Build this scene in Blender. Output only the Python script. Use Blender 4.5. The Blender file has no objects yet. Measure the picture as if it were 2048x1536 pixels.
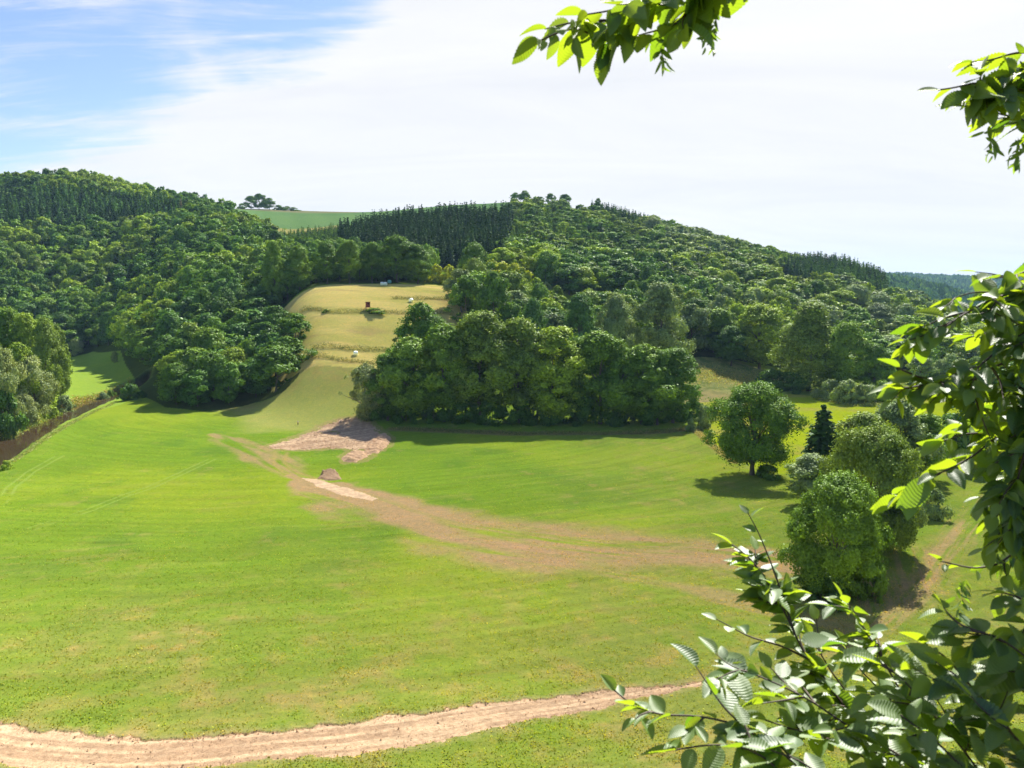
import bpy, math, random
import numpy as np
from math import radians, sin, cos, tan, pi, atan2, sqrt

# ------------------------------------------------------------------ camera, sky, sun
sc = bpy.context.scene
COL = sc.collection
CAMZ, F = 44.0, 1600.0
PITCH = math.atan(178.0 / F)
SP, CP = sin(PITCH), cos(PITCH)
cd = bpy.data.cameras.new('camera'); cam = bpy.data.objects.new('camera', cd); COL.objects.link(cam)
cam.location = (0, 0, CAMZ); cam.rotation_euler = (pi / 2 - PITCH, 0, 0)
cd.sensor_width = 36.0; cd.lens = 36.0 * F / 2048.0
cd.clip_start = 0.05; cd.clip_end = 30000
cd.dof.use_dof = True; cd.dof.focus_distance = 60.0; cd.dof.aperture_fstop = 9.5
sc.camera = cam
sc.view_settings.view_transform = 'Standard'; sc.view_settings.look = 'None'
sc.view_settings.exposure = 1.74; sc.view_settings.gamma = 1.0
sc.cycles.max_bounces = 6; sc.cycles.diffuse_bounces = 3; sc.cycles.glossy_bounces = 2
sc.cycles.transmission_bounces = 4; sc.cycles.transparent_max_bounces = 4; sc.cycles.volume_bounces = 0
sc.cycles.use_denoising = True

SUN_EL, SUN_AZ = radians(46), radians(23)          # azimuth to the right of straight ahead
sd = bpy.data.lights.new('sun', 'SUN'); so = bpy.data.objects.new('sun', sd); COL.objects.link(so)
sd.energy = 5.0; sd.angle = radians(0.55); sd.color = (1.0, 0.955, 0.88)
so.rotation_euler = (pi / 2 - SUN_EL, 0, pi - SUN_AZ); so.location = (0, 0, 300)

w = bpy.data.worlds.new('World'); sc.world = w; w.use_nodes = True
nt = w.node_tree; N = nt.nodes; L = nt.links; N.clear()
def node(t, **kw):
    n = N.new(t)
    for k, v in kw.items():
        if k[0] == 'i' and k[1:].isdigit(): n.inputs[int(k[1:])].default_value = v
        else: setattr(n, k, v)
    return n
def mth(op, a, b=None, c=None, clamp=False):
    n = N.new('ShaderNodeMath'); n.operation = op; n.use_clamp = clamp
    for i, v in enumerate((a, b, c)):
        if v is None: continue
        if isinstance(v, (int, float)): n.inputs[i].default_value = v
        else: L.new(v, n.inputs[i])
    return n.outputs[0]
def build_world():
    out = N.new('ShaderNodeOutputWorld'); bg = N.new('ShaderNodeBackground')
    sky = N.new('ShaderNodeTexSky'); sky.sky_type = 'NISHITA'; sky.sun_disc = False
    sky.sun_elevation = SUN_EL; sky.sun_rotation = SUN_AZ; sky.altitude = 300
    sky.air_density = 1.0; sky.dust_density = 0.6; sky.ozone_density = 2.0
    tc = N.new('ShaderNodeTexCoord')
    sep = N.new('ShaderNodeSeparateXYZ'); L.new(tc.outputs['Generated'], sep.inputs[0])
    x, y, z = sep.outputs
    zc = mth('ADD', mth('MAXIMUM', z, 0.0), 0.22)
    cx = mth('DIVIDE', x, zc); cy = mth('DIVIDE', y, zc)
    cmb = N.new('ShaderNodeCombineXYZ'); L.new(cx, cmb.inputs[0]); L.new(cy, cmb.inputs[1])
    def noise(scale, detail, rough, rot, sx, sy, dist=0.0, off=(0, 0, 0)):
        m = N.new('ShaderNodeMapping'); m.inputs['Rotation'].default_value = (0, 0, rot)
        m.inputs['Scale'].default_value = (sx, sy, 1); m.inputs['Location'].default_value = off
        L.new(cmb.outputs[0], m.inputs[0])
        n = N.new('ShaderNodeTexNoise'); n.inputs['Scale'].default_value = scale
        n.inputs['Detail'].default_value = detail; n.inputs['Roughness'].default_value = rough
        n.inputs['Distortion'].default_value = dist
        L.new(m.outputs[0], n.inputs['Vector']); return n.outputs['Fac']
    n1 = noise(0.9, 7, 0.58, 0.35, 1.0, 1.5, 0.8, (3.1, 1.7, 0))
    n2 = noise(2.6, 10, 0.66, 0.42, 0.45, 2.4, 1.6, (1.3, 4.2, 0))
    n3 = noise(1.3, 8, 0.6, -0.35, 0.6, 1.8, 0.8, (7.7, 2.2, 0))
    # the blue gap in the cloud: up and to the left of the view
    def lobe(px, py, k0, k1):
        v = np.array([(px - 1024) / F, CP + (768 - py) / F * SP, -SP + (768 - py) / F * CP]); v /= np.linalg.norm(v)
        d = mth('ADD', mth('ADD', mth('MULTIPLY', x, float(v[0])), mth('MULTIPLY', y, float(v[1]))), mth('MULTIPLY', z, float(v[2])))
        mr = N.new('ShaderNodeMapRange'); mr.interpolation_type = 'SMOOTHSTEP'
        mr.inputs[1].default_value = k0; mr.inputs[2].default_value = k1
        L.new(d, mr.inputs[0]); return mr.outputs[0]
    gap = mth('MAXIMUM', lobe(60, -140, 0.958, 0.998), mth('MULTIPLY', lobe(500, -80, 0.982, 0.9995), 1.0))
    gap = mth('MAXIMUM', gap, mth('MULTIPLY', lobe(-200, 110, 0.972, 0.997), 0.8))
    back = N.new('ShaderNodeMapRange'); back.interpolation_type = 'SMOOTHSTEP'
    back.inputs[1].default_value = 0.25; back.inputs[2].default_value = -0.35; L.new(y, back.inputs[0])
    gap = mth('MAXIMUM', gap, back.outputs[0])  # unseen sky behind cleared of cloud to lower the ambient light
    high = N.new('ShaderNodeMapRange'); high.interpolation_type = 'SMOOTHSTEP'
    high.inputs[1].default_value = 0.46; high.inputs[2].default_value = 0.74; L.new(z, high.inputs[0])
    gap = mth('MAXIMUM', gap, mth('MULTIPLY', high.outputs[0], 0.95))  # unseen sky overhead opened to blue as well, for darker shadows
    c = mth('ADD', mth('MULTIPLY', n1, 1.5), mth('MULTIPLY', n2, 1.7))
    c = mth('SUBTRACT', mth('ADD', c, -0.26), mth('MULTIPLY', gap, 1.32))
    mr = N.new('ShaderNodeMapRange'); mr.interpolation_type = 'SMOOTHSTEP'
    mr.inputs[1].default_value = 0.06; mr.inputs[2].default_value = 0.80; L.new(c, mr.inputs[0])
    cover = mr.outputs[0]
    # cloud brightness: noise between faint grey-blue and white
    cr = N.new('ShaderNodeMapRange'); cr.inputs[1].default_value = 0.32; cr.inputs[2].default_value = 0.68
    L.new(n3, cr.inputs[0])
    mixc = N.new('ShaderNodeMix'); mixc.data_type = 'RGBA'
    mixc.inputs['A'].default_value = (0.268, 0.272, 0.284, 1); mixc.inputs['B'].default_value = (0.305, 0.305, 0.306, 1)
    L.new(cr.outputs[0], mixc.inputs['Factor'])
    bgc = N.new('ShaderNodeBackground'); L.new(mixc.outputs['Result'], bgc.inputs[0]); bgc.inputs[1].default_value = 1.0
    hs = N.new('ShaderNodeMix'); hs.data_type = 'RGBA'; hs.blend_type = 'MULTIPLY'; hs.inputs['Factor'].default_value = 1.0
    L.new(sky.outputs[0], hs.inputs['A']); hs.inputs['B'].default_value = (0.86, 0.86, 1.12, 1)
    L.new(hs.outputs['Result'], bg.inputs[0]); bg.inputs[1].default_value = 0.053
    ms = N.new('ShaderNodeMixShader'); L.new(cover, ms.inputs[0]); L.new(bg.outputs[0], ms.inputs[1]); L.new(bgc.outputs[0], ms.inputs[2])
    L.new(ms.outputs[0], out.inputs[0])
build_world()

# ------------------------------------------------------------------ maths helpers
rng = np.random.default_rng(11)
random.seed(5)
def ray(px, py):
    xc = (px - 1024.0) / F; yc = (768.0 - py) / F
    return np.array([xc, CP + yc * SP, -SP + yc * CP])
def P3(px, py, depth):                       # a point seen at that pixel, depth metres ahead of the lens
    return np.array([0, 0, CAMZ]) + ray(px, py) * depth
def az_of(X): return np.arctan((np.asarray(X, float) - 1024.0) / F * CP)
def X_of(az): return 1024.0 + F * np.tan(az) / CP
def ztan(a, py):                             # tan(elevation) of row py at azimuth a
    yc = (768.0 - py) / F; yy = CP + yc * SP
    return (-SP + yc * CP) * cos(a) / yy
def hash2(ix, iy, s):
    h = (ix.astype(np.int64) * 374761393 + iy.astype(np.int64) * 668265263 + s * 1442695041) & 0x7fffffff
    h = ((h ^ (h >> 13)) * 1274126177) & 0x7fffffff
    return ((h ^ (h >> 16)) & 0xffff) / 65535.0
def vnoise(x, y, s=0):
    ix = np.floor(x); iy = np.floor(y); fx = x - ix; fy = y - iy
    fx = fx * fx * (3 - 2 * fx); fy = fy * fy * (3 - 2 * fy)
    a = hash2(ix, iy, s); b = hash2(ix + 1, iy, s); c = hash2(ix, iy + 1, s); d = hash2(ix + 1, iy + 1, s)
    return (a + (b - a) * fx) * (1 - fy) + (c + (d - c) * fx) * fy
def fbm(x, y, s=0, o=4):
    t = 0; a = 0.5; n = 0
    for i in range(o):
        t = t + a * vnoise(x * 2 ** i + 17.3 * i, y * 2 ** i - 9.1 * i, s + i); n += a; a *= 0.55
    return t / n
def sstep(a, b, x):
    t = np.clip((x - a) / (b - a), 0, 1); return t * t * (3 - 2 * t)

# ------------------------------------------------------------------ terrain: height profiles of the valley by bearing
# each column: bearing (as the column of the horizon it lies under) and knots (distance, row) or (distance, 'z', height)
Z = 'z'
PROF = {
 -500: [(330, Z, 0), (600, Z, 0), (1100, Z, 150), (1400, Z, 150)],
 0:    [(262, Z, 0), (330, Z, 7), (450, Z, 5), (600, Z, 0), (700, Z, 26), (1100, 392), (1300, 396)],
 100:  [(330, Z, 0), (600, Z, 0), (700, Z, 28), (1100, 374), (1300, 380)],
 180:  [(560, Z, 0), (600, Z, 0), (700, Z, 30), (1100, 370), (1300, 378)],
 270:  [(400, Z, 0), (520, Z, 4), (650, Z, 34), (1050, 402), (1250, 408)],
 350:  [(330, Z, 0), (430, Z, 13), (600, Z, 46), (1000, 420), (1150, 412), (1300, 415)],
 450:  [(335, Z, 0), (430, Z, 22), (600, Z, 60), (850, 446), (1000, 430), (1150, 417), (1300, 416)],
 530:  [(345, Z, 1), (430, Z, 24), (560, Z, 48), (700, 500), (820, 484), (950, 470), (1010, 461), (1300, 416), (1500, 420)],
 600:  [(275, Z, 0), (300, Z, 5), (320, 742), (338, 705), (378, 628), (415, 578), (435, 570), (470, 562), (600, 522), (800, 490), (950, 469), (1010, 460), (1300, 421), (1500, 424)],
 750:  [(268, Z, 0), (300, Z, 7), (320, 738), (338, 705), (378, 627), (420, 574), (440, 567), (480, 562), (600, 528), (750, 480), (950, 450), (1100, 434), (1250, 424), (1450, 428)],
 900:  [(268, Z, 0), (320, Z, 9), (372, 650), (430, 576), (470, 562), (560, 538), (640, 500), (750, 462), (900, 434), (1100, 412), (1200, 409), (1400, 416)],
 1050: [(268, Z, 0), (310, Z, 4), (400, Z, 20), (480, 568), (530, 548), (620, 520), (800, 455), (1000, 408), (1060, 400), (1250, 408)],
 1200: [(268, Z, 0), (320, Z, 3), (390, Z, 13), (480, 650), (540, 590), (570, 570), (700, 520), (850, 458), (980, 428), (1050, 424), (1200, 432)],
 1400: [(275, Z, 0), (345, Z, 0), (375, Z, 3), (405, 722), (430, 700), (540, 630), (620, 590), (750, 540), (900, 495), (960, 491), (1150, 505)],
 1550: [(330, Z, 0), (395, Z, 0), (420, Z, 4), (500, 690), (600, 612), (700, 570), (740, 556), (800, 556), (900, 538), (960, 536), (1200, 550)],
 1650: [(400, Z, 0), (500, Z, 6), (600, 640), (700, 606), (820, 572), (960, 534), (1000, 532), (1200, 545)],
 1750: [(400, Z, 0), (500, Z, 4), (620, 648), (800, 604), (900, 575), (1000, 560), (1100, 562), (1300, Z, 0), (1500, Z, 0), (2200, 552), (2400, 552), (3500, Z, 20), (4700, 547), (5400, 548)],
 1850: [(420, Z, 0), (600, Z, 1), (820, 635), (930, 615), (1000, 612), (1150, Z, 0), (1600, Z, 0), (2250, 577), (2400, 577), (3300, Z, 20), (4700, 553), (5400, 554)],
 1950: [(500, Z, 0), (800, Z, 0), (1600, Z, 0), (2400, 606), (2600, 606), (3300, Z, 10), (4700, 558), (5400, 559)],
 2100: [(600, Z, 0), (2600, Z, 0), (3300, Z, 10), (4700, 560), (5400, 560)],
 2600: [(700, Z, 0), (1500, Z, 80), (2500, Z, 160), (4700, Z, 260), (5400, Z, 260)],
}
NEAR = [(0, 42.3), (2.4, 42.25), (4, 40.8), (9, 33), (18, 18), (32, 5), (48, .4), (56, 0)]
_cols = sorted(PROF)
LD = np.linspace(math.log(2.0), math.log(9000.0), 620)
DG = np.exp(LD)
tab = []
for X in _cols:
    a = float(az_of(X)); kn = list(NEAR)
    for k in PROF[X]:
        d = k[0]; z = k[2] if k[1] == Z else CAMZ + d * ztan(a, k[1])
        kn.append((d, z))
    kn.append((9000, kn[-1][1] * 0.6 + 20 if kn[-1][0] < 3000 else kn[-1][1]))
    kd = np.log(np.maximum([k[0] for k in kn], 1e-3)); kz = np.array([k[1] for k in kn])
    tab.append(np.interp(LD, kd, kz))
tab = np.array(tab)
AZG = np.linspace(float(az_of(-500)), float(az_of(2600)), 420)
XG = X_of(AZG)
TAB = np.array([np.interp(XG, _cols, tab[:, j]) for j in range(len(LD))]).T      # az x logd
def smooth(A, ax, s):
    r = int(3 * s) + 1; k = np.exp(-0.5 * (np.arange(-r, r + 1) / s) ** 2); k /= k.sum()
    pad = [(0, 0), (0, 0)]; pad[ax] = (r, r); B = np.pad(A, pad, mode='edge'); o = 0
    for i, v in enumerate(k):
        sl = [slice(None), slice(None)]; sl[ax] = slice(i, i + A.shape[ax]); o = o + v * B[tuple(sl)]
    return o
_near = DG < 62
S_ = smooth(smooth(TAB, 1, 1.6), 0, 5.0); S_[:, _near] = TAB[:, _near]
TAB = S_
# river course on the flat (water level -1.5)
WL = -1.5
def plane_hit(px, py, z):
    r = ray(px, py); t = (z - CAMZ) / r[2]; return (r[0] * t, r[1] * t)
RB = [(-500, 1240), (-200, 1040), (-60, 968), (0, 936), (60, 897), (120, 856), (180, 823), (225, 803), (250, 794), (292, 782)]
LB = [(300, 770), (250, 780), (205, 793), (165, 803), (120, 822), (60, 850), (0, 877), (-60, 905), (-200, 960), (-500, 1080)]
RIVER = np.array([plane_hit(x, y, WL) for x, y in RB + LB])
def inpoly(px, py, poly):
    c = np.zeros(px.shape, bool); n = len(poly); j = n - 1
    for i in range(n):
        xi, yi = poly[i]; xj, yj = poly[j]
        if yi != yj:
            c ^= ((yi > py) != (yj > py)) & (px < (xj - xi) * (py - yi) / (yj - yi) + xi)
        j = i
    return c
def segdist(x, y, pts, closed=False):          # distance, along-length, interpolated index
    best = np.full(x.shape, 1e9); al = np.zeros(x.shape); pr = np.zeros(x.shape); acc = 0.0
    m = len(pts) if closed else len(pts) - 1
    for i in range(m):
        ax, ay = pts[i][:2]; bx, by = pts[(i + 1) % len(pts)][:2]
        dx, dy = bx - ax, by - ay; l2 = dx * dx + dy * dy + 1e-9; ln = sqrt(l2)
        t = np.clip(((x - ax) * dx + (y - ay) * dy) / l2, 0, 1)
        d = np.hypot(x - ax - t * dx, y - ay - t * dy)
        k = d < best; best = np.where(k, d, best); al = np.where(k, acc + t * ln, al); pr = np.where(k, i + t, pr)
        acc += ln
    return best, al, pr
def T0(x, y):
    x = np.asarray(x, float); y = np.asarray(y, float)
    d = np.maximum(np.hypot(x, y), 2.0); a = np.arctan2(x, y)
    ua = np.clip((a - AZG[0]) / (AZG[-1] - AZG[0]) * (len(AZG) - 1), 0, len(AZG) - 1.001)
    ul = np.clip((np.log(d) - LD[0]) / (LD[-1] - LD[0]) * (len(LD) - 1), 0, len(LD) - 1.001)
    i = ua.astype(int); j = ul.astype(int); fa = ua - i; fl = ul - j
    z = (TAB[i, j] * (1 - fa) + TAB[i + 1, j] * fa) * (1 - fl) + (TAB[i, j + 1] * (1 - fa) + TAB[i + 1, j + 1] * fa) * fl
    bk = sstep(1.15, 1.9, np.abs(a))            # behind the camera the hillside stays high
    z = z * (1 - bk) + (42.3 + 0.02 * d) * bk
    return z
def T(x, y):
    x = np.asarray(x, float); y = np.asarray(y, float)
    z = T0(x, y); d = np.hypot(x, y)
    und = (fbm(x / 38, y / 38, 3, 3) - .5) * 1.3 * sstep(55, 90, d) * (1 - sstep(900, 1500, d))
    und = und + (fbm(x / 90, y / 90, 8, 3) - .5) * 26 * sstep(1400, 2200, d)
    z = z + und
    k = (np.abs(x + 130) < 260) & (y > 60) & (y < 480)
    if np.any(k):
        xs = x[k] if x.ndim else x; ys = y[k] if x.ndim else y
        ins = inpoly(xs, ys, RIVER); ds, _, _ = segdist(xs, ys, RIVER, True)
        sdv = np.where(ins, -ds, ds)
        bed = WL - 1.2
        zz = (z[k] if x.ndim else z)
        f = sstep(-2.0, 2.4, sdv + (fbm(xs / 2.5, ys / 2.5, 21, 2) - .5) * 1.6)
        zz = bed + (np.maximum(zz, WL + .9) - bed) * f
        if x.ndim: z[k] = zz
        else: z = zz
    return z
def hit(px, py, dmin=40):                       # where the line of sight meets the ground
    r = ray(px, py); h = math.hypot(r[0], r[1])
    d = np.concatenate([np.arange(dmin, 700, .5), np.geomspace(700, 6000, 2500)])
    x = r[0] / h * d; y = r[1] / h * d; zr = CAMZ + r[2] / h * d
    k = np.nonzero(T(x, y) >= zr)[0]
    i = k[0] if len(k) else len(d) - 1
    return float(x[i]), float(y[i])
def W(pts, **k): return [hit(*p[:2], **k) + tuple(p[2:]) for p in pts]
def XD(X, d):
    a = float(az_of(X)); return (sin(a) * d, cos(a) * d)
def proj(x, y, z):
    zz = z - CAMZ; fw = y * CP - zz * SP; up = y * SP + zz * CP
    return 1024 + F * x / fw, 768 - F * up / fw
def poly_pts(pts): return [(p[0], p[1]) for p in pts]

# ------------------------------------------------------------------ mesh helpers
def mesh(name, V, Fc, mats=None, smooth_=False, midx=None):
    V = np.ascontiguousarray(V, dtype=np.float32); Fc = np.asarray(Fc)
    me = bpy.data.meshes.new(name); n = len(Fc); k = Fc.shape[1]
    me.vertices.add(len(V)); me.vertices.foreach_set('co', V.ravel())
    me.loops.add(n * k); me.loops.foreach_set('vertex_index', Fc.astype(np.int32).ravel())
    me.polygons.add(n); me.polygons.foreach_set('loop_start', np.arange(0, n * k, k, dtype=np.int32))
    me.polygons.foreach_set('loop_total', np.full(n, k, dtype=np.int32))
    if midx is not None: me.polygons.foreach_set('material_index', np.asarray(midx, np.int32))
    me.polygons.foreach_set('use_smooth', np.full(n, bool(smooth_)))
    me.update(calc_edges=True)
    for m in (mats or []): me.materials.append(m)
    return me
def vattr(me, name, data, typ='FLOAT'):
    a = me.attributes.new(name, typ, 'POINT')
    a.data.foreach_set('color' if typ == 'FLOAT_COLOR' else 'value', np.ascontiguousarray(data, np.float32).ravel())
def link(name, me, parent=None, loc=(0, 0, 0), **props):
    o = bpy.data.objects.new(name, me); COL.objects.link(o); o.location = loc
    if parent is not None: o.parent = parent
    for k, v in props.items(): o[k] = v
    return o
def tube(pts, rad, ns=6):
    pts = np.asarray(pts, float); n = len(pts); V = []; Fq = []
    t = np.gradient(pts, axis=0); t /= np.linalg.norm(t, axis=1)[:, None] + 1e-9
    ref = np.array([0.31, 0.95, 0.05]); ref = ref if abs(t[0] @ ref) < .9 else np.array([1., 0, 0])
    for i in range(n):
        u = np.cross(t[i], ref); u /= np.linalg.norm(u) + 1e-9; v = np.cross(t[i], u)
        for k in range(ns):
            an = 2 * pi * k / ns; V.append(pts[i] + rad[i] * (cos(an) * u + sin(an) * v))
    for i in range(n - 1):
        for k in range(ns):
            Fq.append((i * ns + k, i * ns + (k + 1) % ns, (i + 1) * ns + (k + 1) % ns, (i + 1) * ns + k))
    V.append(pts[-1] + t[-1] * rad[-1]); e = len(V) - 1
    for k in range(ns): Fq.append(((n - 1) * ns + k, (n - 1) * ns + (k + 1) % ns, e, e))
    Fq = [f for f in Fq if f[2] != f[3]] + []          # open end closed by the taper
    return np.array(V), np.array(Fq)
def join(parts):
    V = []; Fq = []; o = 0
    for v, f in parts: V.append(v); Fq.append(np.asarray(f) + o); o += len(v)
    return np.concatenate(V), np.concatenate(Fq)

# ------------------------------------------------------------------ materials
def mat(name):
    m = bpy.data.materials.new(name); m.use_nodes = True; t = m.node_tree; t.nodes.clear()
    out = t.nodes.new('ShaderNodeOutputMaterial'); return m, t, out
def mixrgb(t, blend='MIX', fac=None, a=None, b=None):
    n = t.nodes.new('ShaderNodeMix'); n.data_type = 'RGBA'; n.blend_type = blend
    for s, v in (('Factor', fac), ('A', a), ('B', b)):
        if v is None: continue
        if isinstance(v, bpy.types.NodeSocket): t.links.new(v, n.inputs[s])
        else: n.inputs[s].default_value = v
    return n.outputs['Result']
def tnoise(t, vec, scale, detail=2, rough=.5, sc3=None):
    if sc3:
        mp = t.nodes.new('ShaderNodeMapping'); mp.inputs['Scale'].default_value = sc3; t.links.new(vec, mp.inputs[0]); vec = mp.outputs[0]
    n = t.nodes.new('ShaderNodeTexNoise'); n.inputs['Scale'].default_value = scale
    n.inputs['Detail'].default_value = detail; n.inputs['Roughness'].default_value = rough
    t.links.new(vec, n.inputs['Vector']); return n.outputs['Fac']
def mrange(t, v, a, b, c, d):
    n = t.nodes.new('ShaderNodeMapRange')
    for i, k in enumerate((a, b, c, d)): n.inputs[i + 1].default_value = k
    t.links.new(v, n.inputs[0]); return n.outputs[0]
def foliage_mat(name, use_attr=False, trans=.15, gloss=.012, col=None):
    m, t, out = mat(name); ns, lk = t.nodes, t.links
    oi = ns.new('ShaderNodeObjectInfo')
    if use_attr:
        at = ns.new('ShaderNodeAttribute'); at.attribute_name = 'leafcol'; base = at.outputs['Color']
    elif col: rg = ns.new('ShaderNodeRGB'); rg.outputs[0].default_value = (*col, 1); base = rg.outputs[0]
    else: base = oi.outputs['Color']
    tn = ns.new('ShaderNodeAttribute'); tn.attribute_name = 'tint'
    geo = ns.new('ShaderNodeNewGeometry')
    f = mrange(t, tn.outputs['Fac'], 0, 1, .0, 1.0)
    young = mixrgb(t, 'MULTIPLY', 1.0, base, (1.62, 1.50, 1.02, 1)); old = mixrgb(t, 'MULTIPLY', 1.0, base, (.52, .58, .58, 1))
    c = mixrgb(t, 'MIX', f, old, young)
    n = tnoise(t, geo.outputs['Position'], .16, 2, .5)
    c = mixrgb(t, 'MULTIPLY', mrange(t, n, .4, .62, 0, .55), c, (.82, .92, 1.0, 1))
    d = ns.new('ShaderNodeBsdfDiffuse'); lk.new(c, d.inputs[0])
    tr = ns.new('ShaderNodeBsdfTranslucent'); tc = mixrgb(t, 'MULTIPLY', 1.0, c, (1.75, 1.6, .55, 1)); lk.new(tc, tr.inputs[0])
    mx = ns.new('ShaderNodeMixShader'); mx.inputs[0].default_value = trans; lk.new(d.outputs[0], mx.inputs[1]); lk.new(tr.outputs[0], mx.inputs[2])
    gl = ns.new('ShaderNodeBsdfGlossy'); gl.inputs['Roughness'].default_value = .45; gl.inputs[0].default_value = (1, 1, 1, 1)
    m2 = ns.new('ShaderNodeMixShader'); m2.inputs[0].default_value = gloss; lk.new(mx.outputs[0], m2.inputs[1]); lk.new(gl.outputs[0], m2.inputs[2])
    lk.new(m2.outputs[0], out.inputs[0]); return m
M_BLADE = foliage_mat('grass_blades', True, trans=.24, gloss=.0); M_LEAF = foliage_mat('tree_foliage'); M_LEAFA = foliage_mat('wood_foliage', True); M_NEEDLE = foliage_mat('needle_foliage', trans=.08, gloss=.005)
M_NEEDLEA = foliage_mat('wood_needles', True, trans=.08, gloss=.005)
def bark_mat():
    m, t, out = mat('bark'); g = t.nodes.new('ShaderNodeNewGeometry')
    n = tnoise(t, g.outputs['Position'], 3, 4, .6, (1, 1, .25))
    c = mixrgb(t, 'MIX', n, (.05, .038, .027, 1), (.16, .13, .1, 1))
    b = t.nodes.new('ShaderNodeBsdfPrincipled'); t.links.new(c, b.inputs['Base Color']); b.inputs['Roughness'].default_value = .9
    t.links.new(b.outputs[0], out.inputs[0]); return m
M_BARK = bark_mat()
def ground_mat(name, fine=(1.0, 1.0), bump=.35, dry=True, scale=1.0):
    m, t, out = mat(name); ns, lk = t.nodes, t.links
    at = ns.new('ShaderNodeAttribute'); at.attribute_name = 'Col'; g = ns.new('ShaderNodeNewGeometry'); p = g.outputs['Position']
    base = at.outputs['Color']
    n1 = tnoise(t, p, 2.4 * scale, 4, .68); n2 = tnoise(t, p, .7 * scale, 5, .66); n3 = tnoise(t, p, .12 * scale, 4, .55)
    n4 = tnoise(t, p, 6.5 * scale, 3, .65)
    if dry:
        c = mixrgb(t, 'MIX', mrange(t, n2, .5, .7, 0, .4), base, mixrgb(t, 'MULTIPLY', 1.0, base, (1.6, 1.25, .95, 1)))
        c = mixrgb(t, 'MIX', mrange(t, n1, .5, .68, 0, .6), c, mixrgb(t, 'MULTIPLY', 1.0, c, (.5, .66, .5, 1)))
        c = mixrgb(t, 'MIX', mrange(t, n4, .5, .68, 0, .8), c, mixrgb(t, 'MULTIPLY', 1.0, c, (1.55, 1.35, 1.1, 1)))
        c = mixrgb(t, 'MIX', mrange(t, n3, .35, .7, 0, .5), c, mixrgb(t, 'MULTIPLY', 1.0, c, (.8, .95, .8, 1)))
    else:
        c = mixrgb(t, 'MIX', mrange(t, n1, .4, .7, 0, .8), base, mixrgb(t, 'MULTIPLY', 1.0, base, (.68, .63, .58, 1)))
        c = mixrgb(t, 'MIX', mrange(t, n2, .45, .7, 0, .8), c, mixrgb(t, 'MULTIPLY', 1.0, c, (1.22, 1.2, 1.18, 1)))
    bp = ns.new('ShaderNodeBump'); bp.inputs['Strength'].default_value = bump; bp.inputs['Distance'].default_value = .12
    ad = ns.new('ShaderNodeMath'); ad.operation = 'ADD'; lk.new(n1, ad.inputs[0]); lk.new(n4, ad.inputs[1]); lk.new(ad.outputs[0], bp.inputs['Height'])
    d = ns.new('ShaderNodeBsdfDiffuse'); lk.new(c, d.inputs[0]); lk.new(bp.outputs[0], d.inputs['Normal']); d.inputs['Roughness'].default_value = .8
    lk.new(d.outputs[0], out.inputs[0]); return m
M_GRASS = ground_mat('meadow_grass'); M_DIRT = ground_mat('dry_dirt', dry=False, bump=.6); M_HAY = ground_mat('mown_hay', bump=.2)
M_CROP = ground_mat('crop_rows', bump=.2); M_FLOOR = ground_mat('wood_floor', bump=.5)
def simple(name, col, rough=.7, nscale=None, var=.25, spec=.3):
    m, t, out = mat(name); b = t.nodes.new('ShaderNodeBsdfPrincipled'); b.inputs['Roughness'].default_value = rough
    b.inputs['Specular IOR Level'].default_value = spec
    if nscale:
        tc = t.nodes.new('ShaderNodeTexCoord'); n = tnoise(t, tc.outputs['Object'], nscale, 4, .6)
        c = mixrgb(t, 'MIX', n, tuple(v * (1 - var) for v in col) + (1,), tuple(min(1, v * (1 + var)) for v in col) + (1,))
        t.links.new(c, b.inputs['Base Color'])
    else: b.inputs['Base Color'].default_value = (*col, 1)
    t.links.new(b.outputs[0], out.inputs[0]); return m

# ------------------------------------------------------------------ ground cover, laid out on the ground itself
PATH = W([(-260, 1425, 3.2), (-120, 1462, 3.2), (0, 1494, 3.2), (120, 1506, 3.0), (250, 1512, 2.6), (400, 1504, 2.6), (560, 1488, 2.6), (700, 1475, 2.9), (850, 1456, 3.0), (1000, 1430, 2.7),
          (1120, 1412, 2.0), (1220, 1397, 1.5), (1320, 1382, .8), (1400, 1367, .4), (1470, 1352, .15)])
FAINT = W([(1340, 1380), (1440, 1358), (1560, 1330), (1700, 1290), (1800, 1225), (1870, 1130), (1930, 1040), (1960, 985)])
FAINT2 = W([(1770, 1250), (1830, 1190), (1880, 1120), (1930, 1050)])
BAND = W([(585, 952, 1.2), (640, 975, 4.0), (700, 990, 6), (760, 1010, 9), (830, 1036, 10.5), (900, 1056, 11.5), (1000, 1074, 12.5), (1100, 1090, 13), (1200, 1102, 12.5), (1300, 1108, 11.5), (1400, 1110, 10.5), (1500, 1120, 7.5), (1620, 1140, 5)])
BAND2 = W([(880, 1075, 1.5), (980, 1100, 3), (1100, 1128, 3.5), (1230, 1150, 3), (1340, 1170, 2), (1480, 1200, 3.0), (1600, 1230, 4.0), (1690, 1260, 3.5)])
BAND3 = W([(425, 868, 1.5), (470, 888, 5), (540, 920, 5), (590, 950, 3)])
STRIP = W([(606, 957), (640, 960), (700, 978), (757, 997), (745, 1002), (690, 992), (640, 975)])
BARE = W([(520, 897), (560, 884), (600, 870), (640, 852), (675, 838), (712, 832), (745, 846), (782, 876), (775, 893), (752, 905), (728, 922), (694, 926), (686, 912), (705, 903), (690, 897), (640, 899), (600, 902), (560, 901)])
TRK1 = W([(425, 918), (360, 948), (300, 975), (250, 992), (180, 1020), (60, 1060)])
TRK2 = W([(0, 1012), (22, 975), (60, 945), (120, 912)])
TRK3 = W([(550, 905), (548, 925), (565, 945), (600, 958), (640, 966)])
TRK4 = W([(575, 905), (568, 925), (585, 940), (640, 960)])
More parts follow.
